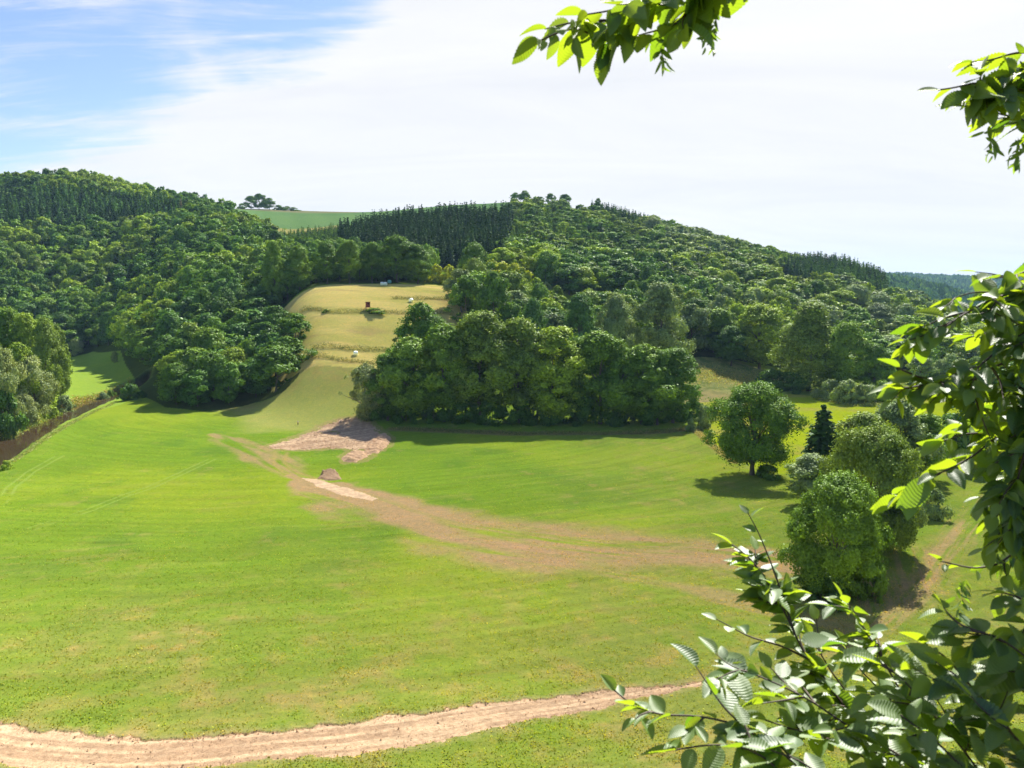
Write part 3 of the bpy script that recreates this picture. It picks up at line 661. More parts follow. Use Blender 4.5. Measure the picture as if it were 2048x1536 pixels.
# leaf colours (real albedo)
C_OAK = (.092, .178, .026); C_MID = (.130, .225, .030); C_LIME = (.200, .290, .030); C_OLIVE = (.140, .210, .042); C_GREY = (.165, .232, .112); C_DARK = (.066, .142, .026)
C_BLUE = (.080, .168, .046); C_SPR = (.034, .074, .026); C_SPRL = (.105, .190, .040); C_YEL = (.28, .33, .032); C_WIL = (.22, .27, .13)
def named_trees():
    R = by_pixels; rowg = None
    R('will0', 732, 842, 735, 84, C_WIL, 'silvery grey willow bush at the left end of the tree row')
    R('row5', 842, 0, 611, 104, C_OAK, 'dark round tree standing behind the left end of the tree row', at=298)
    row = [('row0', 775, 841, 712, 84, C_OAK, 'small dark tree next to the silvery willow bush at the left of the row'),
           ('row1', 825, 842, 676, 116, C_MID, 'mid green tree in the row just below the dark round tree'),
           ('row2', 888, 843, 655, 120, C_MID, 'slim tree in the row between the dark round tree and the tallest crown'),
           ('row3', 962, 845, 632, 142, C_OLIVE, 'tallest olive green tree of the row with visible limbs'),
           ('row4', 1038, 846, 644, 124, C_OLIVE, 'yellow green tree on the right shoulder of the tallest tree in the row'),
           ('row0', 1112, 847, 660, 142, C_LIME, 'broad lime green tree in the middle of the row'),
           ('row2', 1200, 848, 670, 136, C_MID, 'round grey green tree right of the lime crown in the row'),
           ('row1', 1284, 848, 692, 122, C_MID, 'second last tree at the right end of the row'),
           ('row3', 1346, 846, 702, 108, C_OAK, 'last tree at the right end of the row above the field bank')]
    for r in row: R(*r)
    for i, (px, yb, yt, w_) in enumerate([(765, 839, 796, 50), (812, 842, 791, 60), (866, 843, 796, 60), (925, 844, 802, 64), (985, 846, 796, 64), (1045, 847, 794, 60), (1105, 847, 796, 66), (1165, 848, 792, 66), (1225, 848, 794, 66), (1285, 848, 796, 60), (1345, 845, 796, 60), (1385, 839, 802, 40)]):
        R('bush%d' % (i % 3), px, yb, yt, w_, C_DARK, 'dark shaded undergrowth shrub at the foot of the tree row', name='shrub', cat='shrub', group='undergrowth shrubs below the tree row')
    for i, (px, d, yt, w_) in enumerate([(800, 272, 690, 80), (930, 276, 665, 90), (1075, 278, 672, 90), (1160, 278, 680, 90), (1240, 276, 690, 90), (1320, 274, 705, 80)]):
        R('row%d' % (i % 5), px, 0, yt, w_, C_OAK, 'dark tree half hidden in the second rank of the tree row', at=d, group='second rank of the tree row')
    R('bush1', 1408, 858, 812, 38, C_GREY, 'small grey green bush beside the right end of the tree row', name='shrub', cat='shrub')
    R('bush2', 1382, 862, 838, 22, C_GREY, 'low pale shrub at the top of the straw bank', name='shrub', cat='shrub')
    R('oak_near', 1505, 950, 776, 172, C_OAK, 'lone round oak standing on its own shadow in the meadow')
    R('bush0', 1535, 957, 932, 44, C_OAK, 'low dark scrub around the foot of the lone oak', name='shrub', cat='shrub')
    R('spr_near', 1642, 975, 812, 132, (.045, .095, .030), 'dark ragged spruce at the left of the right hand tree clump', name='spruce_tree', dmin=100)
    R('row4', 1726, 975, 832, 120, C_OLIVE, 'olive tree right behind the dark spruce in the right clump', dmin=100)
    R('row1', 1792, 968, 802, 108, C_GREY, 'tall grey green tree at the back of the right clump')
    R('row2', 1848, 962, 832, 92, C_MID, 'round green tree at the far right of the right clump')
    R('row5', 1622, 1010, 910, 96, C_GREY, 'dark grey tree low on the left shoulder of the right clump')
    R('near0', 1738, 1108, 862, 188, C_OLIVE, 'big olive green tree towering in the middle of the right clump')
    R('near1', 1672, 1188, 962, 192, C_MID, 'broad dense tree at the front of the right clump')
    R('row3', 1800, 1100, 930, 80, C_GREY, 'grey green tree leaning out at the right side of the big olive tree')
    R('bush0', 1856, 1035, 978, 66, C_GREY, 'pale grey bush beside the right hand tree clump', name='shrub', cat='shrub')
    R('bush1', 1745, 1195, 1130, 58, C_MID, 'small green shrub at the foot of the front tree of the clump', name='shrub', cat='shrub')
    R('bush2', 1640, 1205, 1150, 90, C_DARK, 'dark low shrub in the shade below the front tree of the clump', name='shrub', cat='shrub')
    R('row0', 1938, 930, 788, 108, C_BLUE, 'dark tree in the lime meadow right of the clump')
    R('row5', 2010, 905, 730, 120, C_DARK, 'dark tree partly hidden by the near branches on the right')
    R('row2', 2060, 960, 790, 110, C_OAK, 'dark tree at the right frame edge behind the near branches')
    R('pop0', 1616, 782, 608, 132, C_OLIVE, 'tall broad olive tree with a pointed top before the right woods')
    R('row3', 1690, 788, 650, 84, C_MID, 'green tree right beside the tall pointed olive tree')
    R('row0', 1745, 790, 690, 76, C_OAK, 'dark tree second right of the tall pointed olive tree')
    for i, (px, yb, yt, w_, c) in enumerate([(1545, 778, 742, 60, C_DARK), (1590, 783, 745, 70, C_DARK), (1660, 800, 762, 50, C_GREY), (1695, 806, 764, 56, C_GREY), (1730, 808, 770, 50, C_GREY), (1765, 806, 765, 50, C_MID)]):
        R('bush%d' % (i % 3), px, yb, yt, w_, c, ['dark shrub at the far left foot of the tall pointed tree', 'dark shrub under the tall pointed tree', 'grey green hedge shrub nearest the tall pointed tree', 'grey green hedge shrub second from the tall pointed tree', 'lowest grey green hedge shrub by the lime meadow', 'green hedge shrub at the right end by the lime meadow'][i], name='shrub', cat='shrub')
    R('row4', 1462, 732, 655, 66, C_DARK, 'small dark round tree at the edge of the weedy field')
    R('row1', 1518, 738, 610, 104, C_LIME, 'broad yellow green tree left of the tall pointed tree')
    R('row2', 1440, 715, 622, 76, C_MID, 'mid green tree above the small dark round tree')
    R('pop1', 1390, 700, 600, 90, C_DARK, 'dark upright tree in the second band of woods')
    R('mid0', 935, 0, 556, 78, C_OAK, 'dark tree at the left end of the second wood by the hay field', at=378)
    R('mid1', 985, 0, 548, 70, C_OAK, 'dark tree second from the hay field in the second wood', at=374)
    R('row5', 1068, 0, 600, 58, C_BLUE, 'small blue green tree before the second wood', at=352)
    R('row2', 1160, 0, 592, 72, C_BLUE, 'round blue green tree before the second wood', at=356)
    R('row1', 1232, 0, 590, 76, C_GREY, 'pale leafed tree in the front of the second wood', at=362)
    R('row3', 1320, 0, 572, 96, C_GREY, 'silver grey tree rising in the second wood', at=378)
    # row of trees along the top of the hay field
    for i, (px, d, yt, w_, c, l) in enumerate([(548, 446, 486, 50, C_MID, 'first tree left along the top of the hay field'), (600, 448, 492, 52, C_MID, 'second tree along the top of the hay field'), (655, 446, 488, 56, C_OAK, 'dark round tree above the hay field'),
            (700, 448, 484, 50, C_MID, 'tree with yellow green tint above the hay field'), (745, 452, 488, 46, C_OAK, 'dark tree left of the tallest tree above the hay field'), (795, 452, 474, 84, C_OAK, 'tallest broad tree above the hay bales'),
            (835, 450, 492, 62, C_OAK, 'right shoulder tree next to the tallest above the hay bales'), (950, 470, 486, 58, C_OAK, 'dark tree standing alone between yellow shrubs')]):
        R('row%d' % (i % 6), px, 0, yt, w_, c, l, at=d)
    for i, (px, d, yt, w_, c) in enumerate([(870, 462, 532, 40, C_YEL), (900, 466, 535, 40, C_YEL), (925, 480, 530, 36, C_OLIVE), (985, 480, 522, 44, C_YEL), (1005, 474, 528, 44, C_YEL), (1030, 476, 530, 50, C_YEL), (1070, 478, 514, 46, C_MID), (1110, 478, 512, 44, C_GREY), (1145, 482, 504, 60, C_LIME), (880, 452, 552, 36, C_WIL), (1205, 440, 545, 56, C_LIME), (1245, 436, 540, 60, C_OLIVE)]):
        R('fbush%d' % (i % 3), px, yt + (34 if i != 9 else 14), yt, w_, c, 'yellow green shrub on the slope between hay field and conifers' if c in (C_YEL, C_LIME, C_OLIVE) else 'dull green shrub on the slope between hay field and conifers', dmin=400, name='shrub', cat='shrub', group='yellow green slope shrubs' if c in (C_YEL, C_LIME, C_OLIVE) else 'dull green slope shrubs')
    R('fbush1', 748, 627, 617, 44, C_OAK, 'dark scrub patch at the foot of the red hunting hide', dmin=150, name='shrub', cat='shrub')
    R('fbush2', 652, 626, 619, 14, C_OAK, 'little dark bush in the grass strip left of the hunting hide', dmin=150, name='shrub', cat='shrub')
    # skyline
    for i, (px, d, yt, w_, l) in enumerate([(508, 1275, 393, 26, 'left tree of the clump on the hilltop skyline'), (524, 1280, 388, 28, 'tallest tree of the clump on the hilltop skyline'), (544, 1280, 397, 26, 'right tree of the clump on the hilltop skyline'),
            (1030, 1040, 386, 18, 'small tree left of the knoll top'), (1049, 1045, 381, 24, 'round tree on the top of the knoll'), (1100, 1045, 388, 20, 'lone small tree right of the knoll top'), (1129, 1040, 389, 26, 'low round tree at the right of the knoll'), (1194, 1010, 398, 16, 'tiny tree on the descending skyline')]):
        R('mid%d' % (i % 5), px, 0, yt, w_, C_OAK, l, at=d)
    for i, (px, w_, yt) in enumerate([(490, 20, 407), (562, 22, 411), (578, 22, 413), (594, 20, 415), (378, 14, 392), (392, 14, 394), (340, 14, 385)]):
        R('fbush%d' % (i % 3), px, 0, yt, w_, C_OAK, 'low dark hedge bush on the far skyline', at=1290 if px > 450 else 1180, name='shrub', cat='shrub', group='hedge bushes on the skyline')
    # left bank of the river
    for r in [('will1', 12, 858, 704, 80, C_WIL, 'big pale willow at the left frame edge'), ('will2', 70, 842, 716, 80, C_WIL, 'pale willow with forked stem second from the frame edge'), ('will0', 48, 856, 790, 50, C_WIL, 'small pale willow bush leaning over the river'),
              ('bush0', 8, 872, 785, 64, C_DARK, 'dark green bush low at the left frame edge'), ('row1', 98, 826, 640, 62, C_OLIVE, 'tall green tree beside the far meadow'), ('row2', 122, 812, 655, 42, C_OLIVE, 'slim tree at the edge of the far meadow'),
              ('row0', 62, 800, 632, 70, C_LIME, 'yellow green tree behind the willows'), ('row3', 20, 790, 622, 80, C_MID, 'tall green tree at the left edge behind the willows'), ('row4', -40, 800, 640, 90, C_MID, 'green tree cut by the left frame edge'),
              ('row5', 95, 770, 640, 60, C_MID, 'green tree behind the slim trees by the far meadow'), ('row2', 45, 815, 690, 60, C_LIME, 'lime green tree between the willows'), ('bush1', 128, 828, 792, 40, C_GREY, 'grey bush overhanging the river bend'),
              ('bush2', 92, 836, 800, 44, C_LIME, 'bright low bush on the river bank'), ('will1', 153, 712, 679, 25, C_WIL, 'small round pale willow at the end of the far meadow'), ('will2', 229, 726, 703, 15, C_WIL, 'tiny pale bush at the right end of the far meadow'),
              ('bush0', 206, 803, 786, 22, C_GREY, 'small bush on the river bank by the far meadow'), ('bush2', 262, 800, 770, 40, C_DARK, 'dark bush where the river disappears into the wood'), ('bush1', 222, 798, 780, 16, C_MID, 'upright little shrub on the far river bank'),
              ('bush1', 14, 938, 922, 22, C_LIME, 'little bright bush on the near river bank')]:
        R(*r, **({'name': 'shrub', 'cat': 'shrub'} if r[0].startswith('bush') else {'name': 'willow_tree'} if r[0].startswith('will') else {}))
named_trees()

# ------------------------------------------------------------------ woods: scattered trees, the 300 largest of a kind as objects, the rest as one far wood each
def scatter():
    g = np.random.default_rng(77); T_ = []       # key kinds: 0 broadleaf 1 spruce 2 shrub
    def fill(poly, step, kind, hr, wr, cols, tag, jit=.42, dens=1.0, avoid=None):
        p = np.array(poly); x0, y0 = p.min(0); x1, y1 = p.max(0)
        gx, gy = np.meshgrid(np.arange(x0, x1, step), np.arange(y0, y1, step)); gx = gx + (np.arange(gx.shape[0]) % 2)[:, None] * step / 2
        x = gx.ravel() + g.uniform(-jit, jit, gx.size) * step; y = gy.ravel() + g.uniform(-jit, jit, gx.size) * step
        k = inpoly(x, y, poly) & (g.uniform(0, 1, x.size) < dens); X = X_of(np.arctan2(x, y)); k &= (X > -70) & (X < 2140)
        if avoid is not None: k &= ~inpoly(x, y, avoid)
        x, y = x[k], y[k]; n = len(x); H = g.uniform(*hr, n); Wd = g.uniform(*wr, n); nz = fbm(x / 55, y / 55, 201, 3)
        for i in range(n):
            c = cols[int(np.clip((nz[i] - .3) / .4 + g.normal(0, .3), 0, .999) * len(cols))]; v = g.uniform(.78, 1.25)
            T_.append((x[i], y[i], H[i] * (.9 + .25 * nz[i]), Wd[i], kind, tuple(q * v for q in c), tag))
    pg = lambda *p: [XD(*q) for q in p]
    FIRL = pg((-300, 885), (-60, 880), (80, 880), (160, 870), (250, 845), (330, 815), (385, 815), (395, 900), (345, 960), (250, 985), (120, 1010), (60, 1060), (-300, 1070))
    FIRC = pg((690, 640), (760, 590), (860, 560), (930, 556), (1000, 556), (1020, 600), (1015, 700), (1030, 790), (1000, 840), (930, 845), (840, 850), (770, 850), (720, 810), (680, 750))
    FIRY = pg((540, 690), (600, 640), (690, 640), (690, 800), (730, 850), (680, 870), (600, 860), (545, 820))
    FIRR = pg((1568, 830), (1640, 800), (1700, 800), (1765, 830), (1775, 900), (1760, 1010), (1560, 1010))
    GREENC = pg((1000, 560), (1060, 556), (1180, 560), (1240, 580), (1300, 590), (1330, 700), (1330, 820), (1300, 960), (1180, 960), (1060, 985), (1010, 900), (1035, 800), (1015, 700), (1020, 600))
    RIDGE = pg((1180, 930), (1400, 880), (1540, 860), (1560, 1000), (1180, 1010))
    LEFT = WOOD_L[:22]
    left = pg((-300, 612), (0, 606), (180, 608), (240, 566), (290, 440), (290, 390), (320, 342), (400, 328), (450, 331), (500, 336), (560, 325), (586, 330), (594, 348), (580, 372), (548, 398), (520, 428), (590, 452), (560, 640), (545, 780), (530, 800), (520, 850), (470, 905), (430, 990), (380, 1060), (290, 1100), (200, 1130), (-300, 1180))
    def nofir(poly): return poly
    B = [C_OAK, C_MID, C_MID, C_OLIVE, C_LIME]; BB = [C_DARK, C_BLUE, C_OAK, C_OAK, C_MID, C_MID, C_OLIVE, C_LIME]
    g_left = 'wooded hillside on the left'
    fill(left, 10.6, 0, (14, 23), (12, 21), BB, 'L', avoid=FIRL)
    fill(FIRL, 6.3, 1, (13, 24), (7.2, 10.5), [C_SPR, C_SPR, C_SPR, C_BLUE], 'FL')
    fill(pg((-60, 1010), (120, 1015), (300, 985), (370, 960), (430, 985), (330, 1100), (200, 1135), (-60, 1180)), 9.5, 0, (13, 19), (10, 18), BB, 'L', dens=.6)
    fill(FIRC, 6.3, 1, (13, 24), (7.2, 10.5), [C_SPR, C_SPR, C_SPR, (.026, .055, .018)], 'FC')
    fill(pg((600, 460), (700, 460), (780, 462), (860, 470), (880, 545), (860, 560), (760, 585), (690, 640), (600, 640), (560, 640)), 8.2, 0, (13, 17), (9, 13), [C_DARK, C_OAK, C_MID], 'M')
    fill(FIRY, 5.6, 1, (9, 13), (4.5, 6.5), [C_SPRL, C_SPR, C_MID, C_SPRL], 'FY')
    fill(GREENC, 7, 1, (7, 11), (6.5, 9), [C_SPRL, C_MID, C_LIME, C_SPRL], 'GC', dens=.75)
    fill(GREENC, 15, 0, (10, 15), (12, 22), [C_OAK, C_MID, C_LIME, C_OLIVE], 'C', dens=.55)
    fill(pg((1000, 500), (1200, 512), (1330, 560), (1330, 700), (1240, 640), (1000, 590)), 13, 0, (14, 22), (14, 25), [C_DARK, C_OAK, C_OAK, C_MID, C_LIME], 'C', dens=.85)
    fill(pg((1300, 600), (1400, 560), (1500, 560), (1560, 640), (1540, 700), (1545, 800), (1545, 980), (1300, 985)), 13, 0, (12, 20), (14, 25), [C_OAK, C_MID, C_OLIVE, C_LIME, C_GREY], 'C', dens=.92)
    fill(RIDGE, 6, 1, (13, 19), (6.5, 8), [C_SPR, C_SPRL], 'GC')
    # second band of woods before it
    fill(pg((905, 392), (940, 380), (1050, 374), (1200, 378), (1330, 396), (1400, 422), (1500, 440), (1560, 450), (1580, 560), (1500, 570), (1400, 560), (1300, 556), (1225, 500), (1180, 455), (1050, 428), (930, 415)), 11.5, 0, (14, 24), (12, 21), [C_DARK, C_OAK, C_MID, C_GREY, C_OLIVE, C_LIME], 'S')
    fill(pg((1180, 470), (1300, 520), (1420, 540), (1420, 600), (1300, 600), (1180, 500)), 10, 0, (9, 14), (9, 14), [C_MID, C_OLIVE, C_LIME], 'S', dens=.9)
    # right-hand slope
    fill(pg((1560, 440), (1650, 425), (1760, 430), (1860, 470), (1960, 520), (1990, 700), (1900, 860), (1860, 950), (1780, 830), (1620, 775), (1640, 735), (1560, 690), (1510, 660), (1560, 560)), 15.5, 0, (11, 20), (13, 25), [C_OAK, C_MID, C_OLIVE, C_GREY, C_LIME], 'R', dens=.8, avoid=pg((1680, 610), (1750, 610), (1750, 720), (1690, 700)))
    fill(pg((1620, 420), (2120, 420), (2120, 760), (1900, 900), (1640, 700)), 13, 2, (3.5, 7), (5, 9), [C_MID, C_OLIVE, C_GREY, C_LIME], 'R', dens=.7)
    fill(pg((1780, 420), (2140, 430), (2140, 900), (1900, 900)), 17, 0, (9, 15), (9, 14), [C_OAK, C_MID, C_GREY], 'R', dens=.6)
    fill(pg((1010, 425), (1200, 436), (1290, 470), (1250, 530), (1150, 500), (1000, 490)), 8, 2, (3.5, 7), (5, 9), [C_MID, C_OLIVE, C_GREY, C_LIME], 'R', dens=.8)
    fill(FIRR, 5.6, 1, (12, 20), (7, 10), [C_SPR, C_SPR, C_DARK], 'FR')
    fill(pg((1440, 850), (1560, 830), (1600, 900), (1560, 1000), (1440, 990)), 9, 0, (14, 18), (10, 14), [C_MID, C_LIME, C_OAK], 'C', dens=.8)
    n = len(T_); A = np.array([[t[0], t[1], t[2], t[3]] for t in T_]); zz = T(A[:, 0], A[:, 1]); d = np.hypot(A[:, 0], A[:, 1])
    # what shows: paint crowns front to back on a coarse buffer, with the ground in it too
    Wb, Hb = 512, 384; buf = np.zeros((Hb, Wb), bool); vis = np.zeros(n)
    cx, cy = proj(A[:, 0], A[:, 1], zz + A[:, 2] * .55); rw = A[:, 3] / d * F / 2 / 4; rh = A[:, 2] * .5 / d * F / 4; cx /= 4; cy /= 4
    # terrain horizon per buffer column: running minimum row with distance
    dist_s = np.geomspace(60, 2600, 260); colX = np.arange(Wb) * 4 + 2; azc = az_of(colX)
    gx = np.sin(azc)[:, None] * dist_s; gy = np.cos(azc)[:, None] * dist_s; _, gr = proj(gx, gy, T(gx.ravel(), gy.ravel()).reshape(gx.shape)); gr = np.minimum.accumulate(gr, 1) / 4
    for i in np.argsort(d):
        x0, x1 = int(max(0, cx[i] - rw[i])), int(min(Wb, cx[i] + rw[i] + 1)); y0, y1 = int(max(0, cy[i] - rh[i])), int(min(Hb, cy[i] + rh[i] + 1))
        if x1 <= x0 or y1 <= y0: continue
        j = max(np.searchsorted(dist_s, d[i]) - 2, 0); Y, X = np.mgrid[y0:y1, x0:x1]
        e = ((X + .5 - cx[i]) / max(rw[i], .6)) ** 2 + ((Y + .5 - cy[i]) / max(rh[i], .6)) ** 2 < 1
        e &= Y < gr[x0:x1, j][None, :]
        s = buf[y0:y1, x0:x1]; vis[i] = (e & ~s).sum() + .15 * min(e.sum(), 1); s |= e
    # in front of the woods stand the named trees: they hide a little more, which the buffer may ignore
    names = {0: ('broadleaf_tree', 'tree'), 1: ('spruce_tree', 'tree'), 2: ('shrub', 'shrub')}
    LB_ = {'L': ('broadleaf tree in the dense wood on the left hillside', 'trees of the left hillside wood'), 'M': ('broadleaf tree in the wood between hay field and conifers', 'trees behind the hay field'), 'C': ('broadleaf tree on the central hill below the knoll', 'trees of the central hill'),
           'S': ('broadleaf tree in the second band of woods behind the tree row', 'trees of the second wood'), 'R': ('broadleaf tree on the bushy slope at the right', 'trees of the right slope'), 'FL': ('dark spruce in the conifer block on the left hill', 'spruces of the left hill'),
           'FC': ('tall dark spruce in the conifer block on the central hill', 'spruces of the central block'), 'FY': ('young green conifer below the pale stubble strip', 'young conifers by the stubble'), 'GC': ('young light green conifer below the knoll', 'young conifers of the knoll'), 'FR': ('dark spruce in the conifer block at the right end of the hill', 'spruces of the right block')}
    def shade(c):
        if c[2] > .09: return 'silvery grey'
        if c[0] > .15: return 'yellow green'
        if c[2] > .036 and c[0] > .1: return 'olive'
        if c[1] < .18: return 'dark green'
        return 'mid green'
    rest = {0: [], 1: [], 2: []}; budget = {0: 212, 1: 290, 2: 180}
    for kind in (0, 1, 2):
        idx = [i for i in range(n) if T_[i][4] == kind and vis[i] >= .9]; idx.sort(key=lambda i: -vis[i])
        chosen = idx[:budget[kind]]; cs = set(chosen)
        for i in chosen:
            x, y, H, Wd, _, c, tag = T_[i]; nm, cat = names[kind]; j = int(g.integers(0, 100))
            if kind == 0: key = ('mid%d' % (j % 5) if j % 4 else 'midoak%d' % (j % 2)) if d[i] < 900 else 'far%d' % (j % 4)
            elif kind == 1: key = 'spr%d' % (j % 3)
            else: key = 'fbush%d' % (j % 3)
            l, gp = LB_[tag]
            if kind == 2: l, gp = 'shrub on the bushy slope at the right', 'shrubs of the right slope'
            sh = shade(c) if kind != 1 else ''
            if tag == 'FL' and 345 < X_of(atan2(x, y)) < 392 and d[i] < 905 and g.uniform() < .6: c = (.20, .165, .14); l, gp = 'dead grey spruce at the right end of the conifer block on the left hill', 'dead spruces'
            place_tree(key, x, y, H, Wd, c, (sh + ' ' + l).strip(), nm, cat, (sh + ' ' + gp).strip(), parts=False, z=zz[i])
        rest[kind] = [i for i in range(n) if T_[i][4] == kind and i not in cs and vis[i] > .1]
    print('trees', n, {k: len(v) for k, v in rest.items()}, 'visible', {k: int(sum(1 for i in range(n) if T_[i][4] == k and vis[i] >= .9)) for k in (0, 1, 2)})
    for kind, nm, lb, pk, m in ((0, 'distant_woods', 'far mass of broadleaf woods on the hillsides', ['far0', 'far1', 'far2', 'far3'], M_LEAFA), (1, 'conifer_forest', 'far mass of dark conifers on the hillsides', ['fspr0', 'fspr1'], M_NEEDLEA), (2, 'scrub', 'low scrub on the right hand slope', ['fbush0', 'fbush1'], M_LEAFA)):
        if not rest[kind]: continue
        Vs = []; Fs = []; ts = []; cs_ = []; o = 0
        for i in rest[kind]:
            x, y, H, Wd, _, c, tag = T_[i]; p = PROTO[pk[int(g.integers(0, len(pk)))]]; a = g.uniform(0, 2 * pi); V = p['V']
            s = Wd / p['W']; ca, sa = cos(a) * s, sin(a) * s
            Vs.append(np.stack([V[:, 0] * ca - V[:, 1] * sa + x, V[:, 0] * sa + V[:, 1] * ca + y, V[:, 2] * H / p['H'] + zz[i] - .3], 1).astype(np.float32))
            Fs.append(p['F'] + o); o += len(V); ts.append(p['ti']); cs_.append(np.tile(np.array([*c, 1], np.float32), (len(V), 1)))
        me = mesh(nm, np.concatenate(Vs), np.concatenate(Fs), [m]); vattr(me, 'tint', np.concatenate(ts)); vattr(me, 'leafcol', np.concatenate(cs_), 'FLOAT_COLOR')
        link(nm, me, kind='stuff', label=lb)
    # far ridges: crowns no bigger than a pixel or two
    m = 9000; X = g.uniform(1560, 2120, m); dd = np.where(g.uniform(0, 1, m) < .35, g.uniform(1900, 2500, m), g.uniform(3600, 5000, m)); a = az_of(X); x = np.sin(a) * dd; y = np.cos(a) * dd; z = T(x, y)
    V0 = np.array([(0, 0, 1), (1, 0, .35), (.3, .95, .45), (-.8, .58, .3), (-.8, -.58, .5), (.3, -.95, .35)]); F0 = np.array([(0, 1, 2, 2), (0, 2, 3, 3), (0, 3, 4, 4), (0, 4, 5, 5), (0, 5, 1, 1)])
    sc_ = g.uniform(7, 13, m); hh = g.uniform(14, 24, m); an = g.uniform(0, 6.3, m)
    R0 = np.stack([np.stack([V0[:, 0] * cos(q) - V0[:, 1] * sin(q), V0[:, 0] * sin(q) + V0[:, 1] * cos(q), V0[:, 2]], 1) for q in an])
    R0[:, :, :2] *= sc_[:, None, None]; R0[:, :, 2] *= hh[:, None]; R0 += np.stack([x, y, z - 2], 1)[:, None, :]
    tri = F0[:, :3]; me = mesh('ridge_forest', R0.reshape(-1, 3), (tri[None] + (np.arange(m) * 6)[:, None, None]).reshape(-1, 3), [M_LEAFA])
    cc = np.array([C_OAK, C_MID, C_DARK, C_BLUE])[g.integers(0, 4, m)]; vattr(me, 'leafcol', np.repeat(np.concatenate([cc, np.ones((m, 1))], 1), 6, 0), 'FLOAT_COLOR'); vattr(me, 'tint', np.repeat(g.uniform(0, 1, m), 6))
    link('ridge_forest', me, kind='stuff', label='blue hazy forest on the far ridges')
scatter()

# ------------------------------------------------------------------ tall grass and weeds along banks and terraces
def weeds(name, pts, half, hgt, dens, cols, label, seed, ls=.35, kind='stuff'):
    g = np.random.default_rng(seed); dens = dens * 2.2; p = np.array([q[:2] for q in pts]); s = np.r_[0, np.cumsum(np.hypot(*np.diff(p, axis=0).T))]; n = int(s[-1] * dens)
    u = g.uniform(0, s[-1], n); x = np.interp(u, s, p[:, 0]) + g.normal(0, half, n); y = np.interp(u, s, p[:, 1]) + g.normal(0, half, n)
    amp = .35 + 1.3 * fbm(u / 7.0, u * 0, seed, 3) ** 1.5; z = T(x, y) + g.uniform(0, 1, n) * hgt * amp
    Nn = g.normal(size=(n, 3)) * .7 + np.array([0, -.4, .7]); Nn /= np.linalg.norm(Nn, axis=1)[:, None]
    V, Fq = quads_at(np.stack([x, y, z], 1), Nn, np.full(n, ls), g, .6); me = mesh(name, V, Fq, [M_LEAFA])
    c = np.array(cols)[g.integers(0, len(cols), n)]; vattr(me, 'leafcol', np.repeat(np.concatenate([c, np.ones((n, 1))], 1), 4, 0), 'FLOAT_COLOR'); vattr(me, 'tint', np.repeat(g.uniform(.2, .9, n), 4))
    link(name, me, kind=kind, label=label)
WG = [(.10, .14, .04), (.14, .15, .05), (.07, .12, .03), (.24, .20, .08)]
weeds('tall_grass', W([(600, 624), (660, 626), (720, 625), (800, 627), (860, 628), (908, 630)], dmin=150), 1.1, 2.0, 34, WG, 'dark strip of tall grass across the middle of the hay field', 301)
weeds('tall_grass', W([(622, 698), (700, 700), (795, 704)], dmin=150), .8, 1.6, 32, WG, 'strip of tall grass above the lone bale', 302)
weeds('tall_grass', W([(610, 717), (680, 722), (765, 730)], dmin=150), .8, 1.5, 30, WG, 'strip of tall grass below the lone bale', 303)
weeds('tall_grass', W([(785, 597), (840, 599), (908, 602)], dmin=150), .8, 1.5, 30, WG, 'short strip of tall grass at the upper right of the hay field', 304)
weeds('reeds', W([(118, 826), (165, 806), (205, 796), (240, 785), (268, 775)]), 1.0, 2.0, 40, [(.33, .30, .05), (.22, .26, .05), (.34, .20, .10), (.14, .20, .04)], 'yellow and reddish reeds on the far river bank', 305, .5)
weeds('tall_grass', W([(2, 880), (60, 853), (100, 835), (118, 826)]), 1.2, 2.0, 40, [(.30, .34, .09), (.14, .22, .04), (.2, .28, .06)], 'bright weeds below the willows on the river bank', 306, .5)
weeds('tall_grass', W([(2, 938), (60, 901), (120, 860), (180, 828), (230, 806)]), .5, .5, 30, [(.22, .30, .07), (.30, .27, .10), (.14, .22, .04)], 'rough grass along the near river bank', 307, .3)
weeds('tall_grass', W_BANK, .5, .7, 60, [(.36, .27, .10), (.28, .24, .08), (.16, .20, .05)], 'straw coloured grass on the bank beside the lone oak', 308, .3)
weeds('tall_grass', W([(1330, 745), (1400, 752), (1480, 758), (1550, 765)], dmin=200), 7, 1.0, 70, [(.36, .35, .10), (.24, .28, .07), (.33, .26, .12)], 'tall pale weeds of the field before the second wood', 309, .5)
weeds('tall_grass', W([(1640, 800), (1700, 812), (1760, 812), (1800, 792)], dmin=200), 1.5, 1.2, 30, [(.30, .30, .10), (.16, .22, .05)], 'rough grass along the hedge by the lime meadow', 310, .4)
weeds('tall_grass', W_ROWEDGE, 1.5, .8, 30, [(.12, .16, .04), (.22, .2, .08)], 'shaded rough grass along the foot of the tree row', 311, .35)

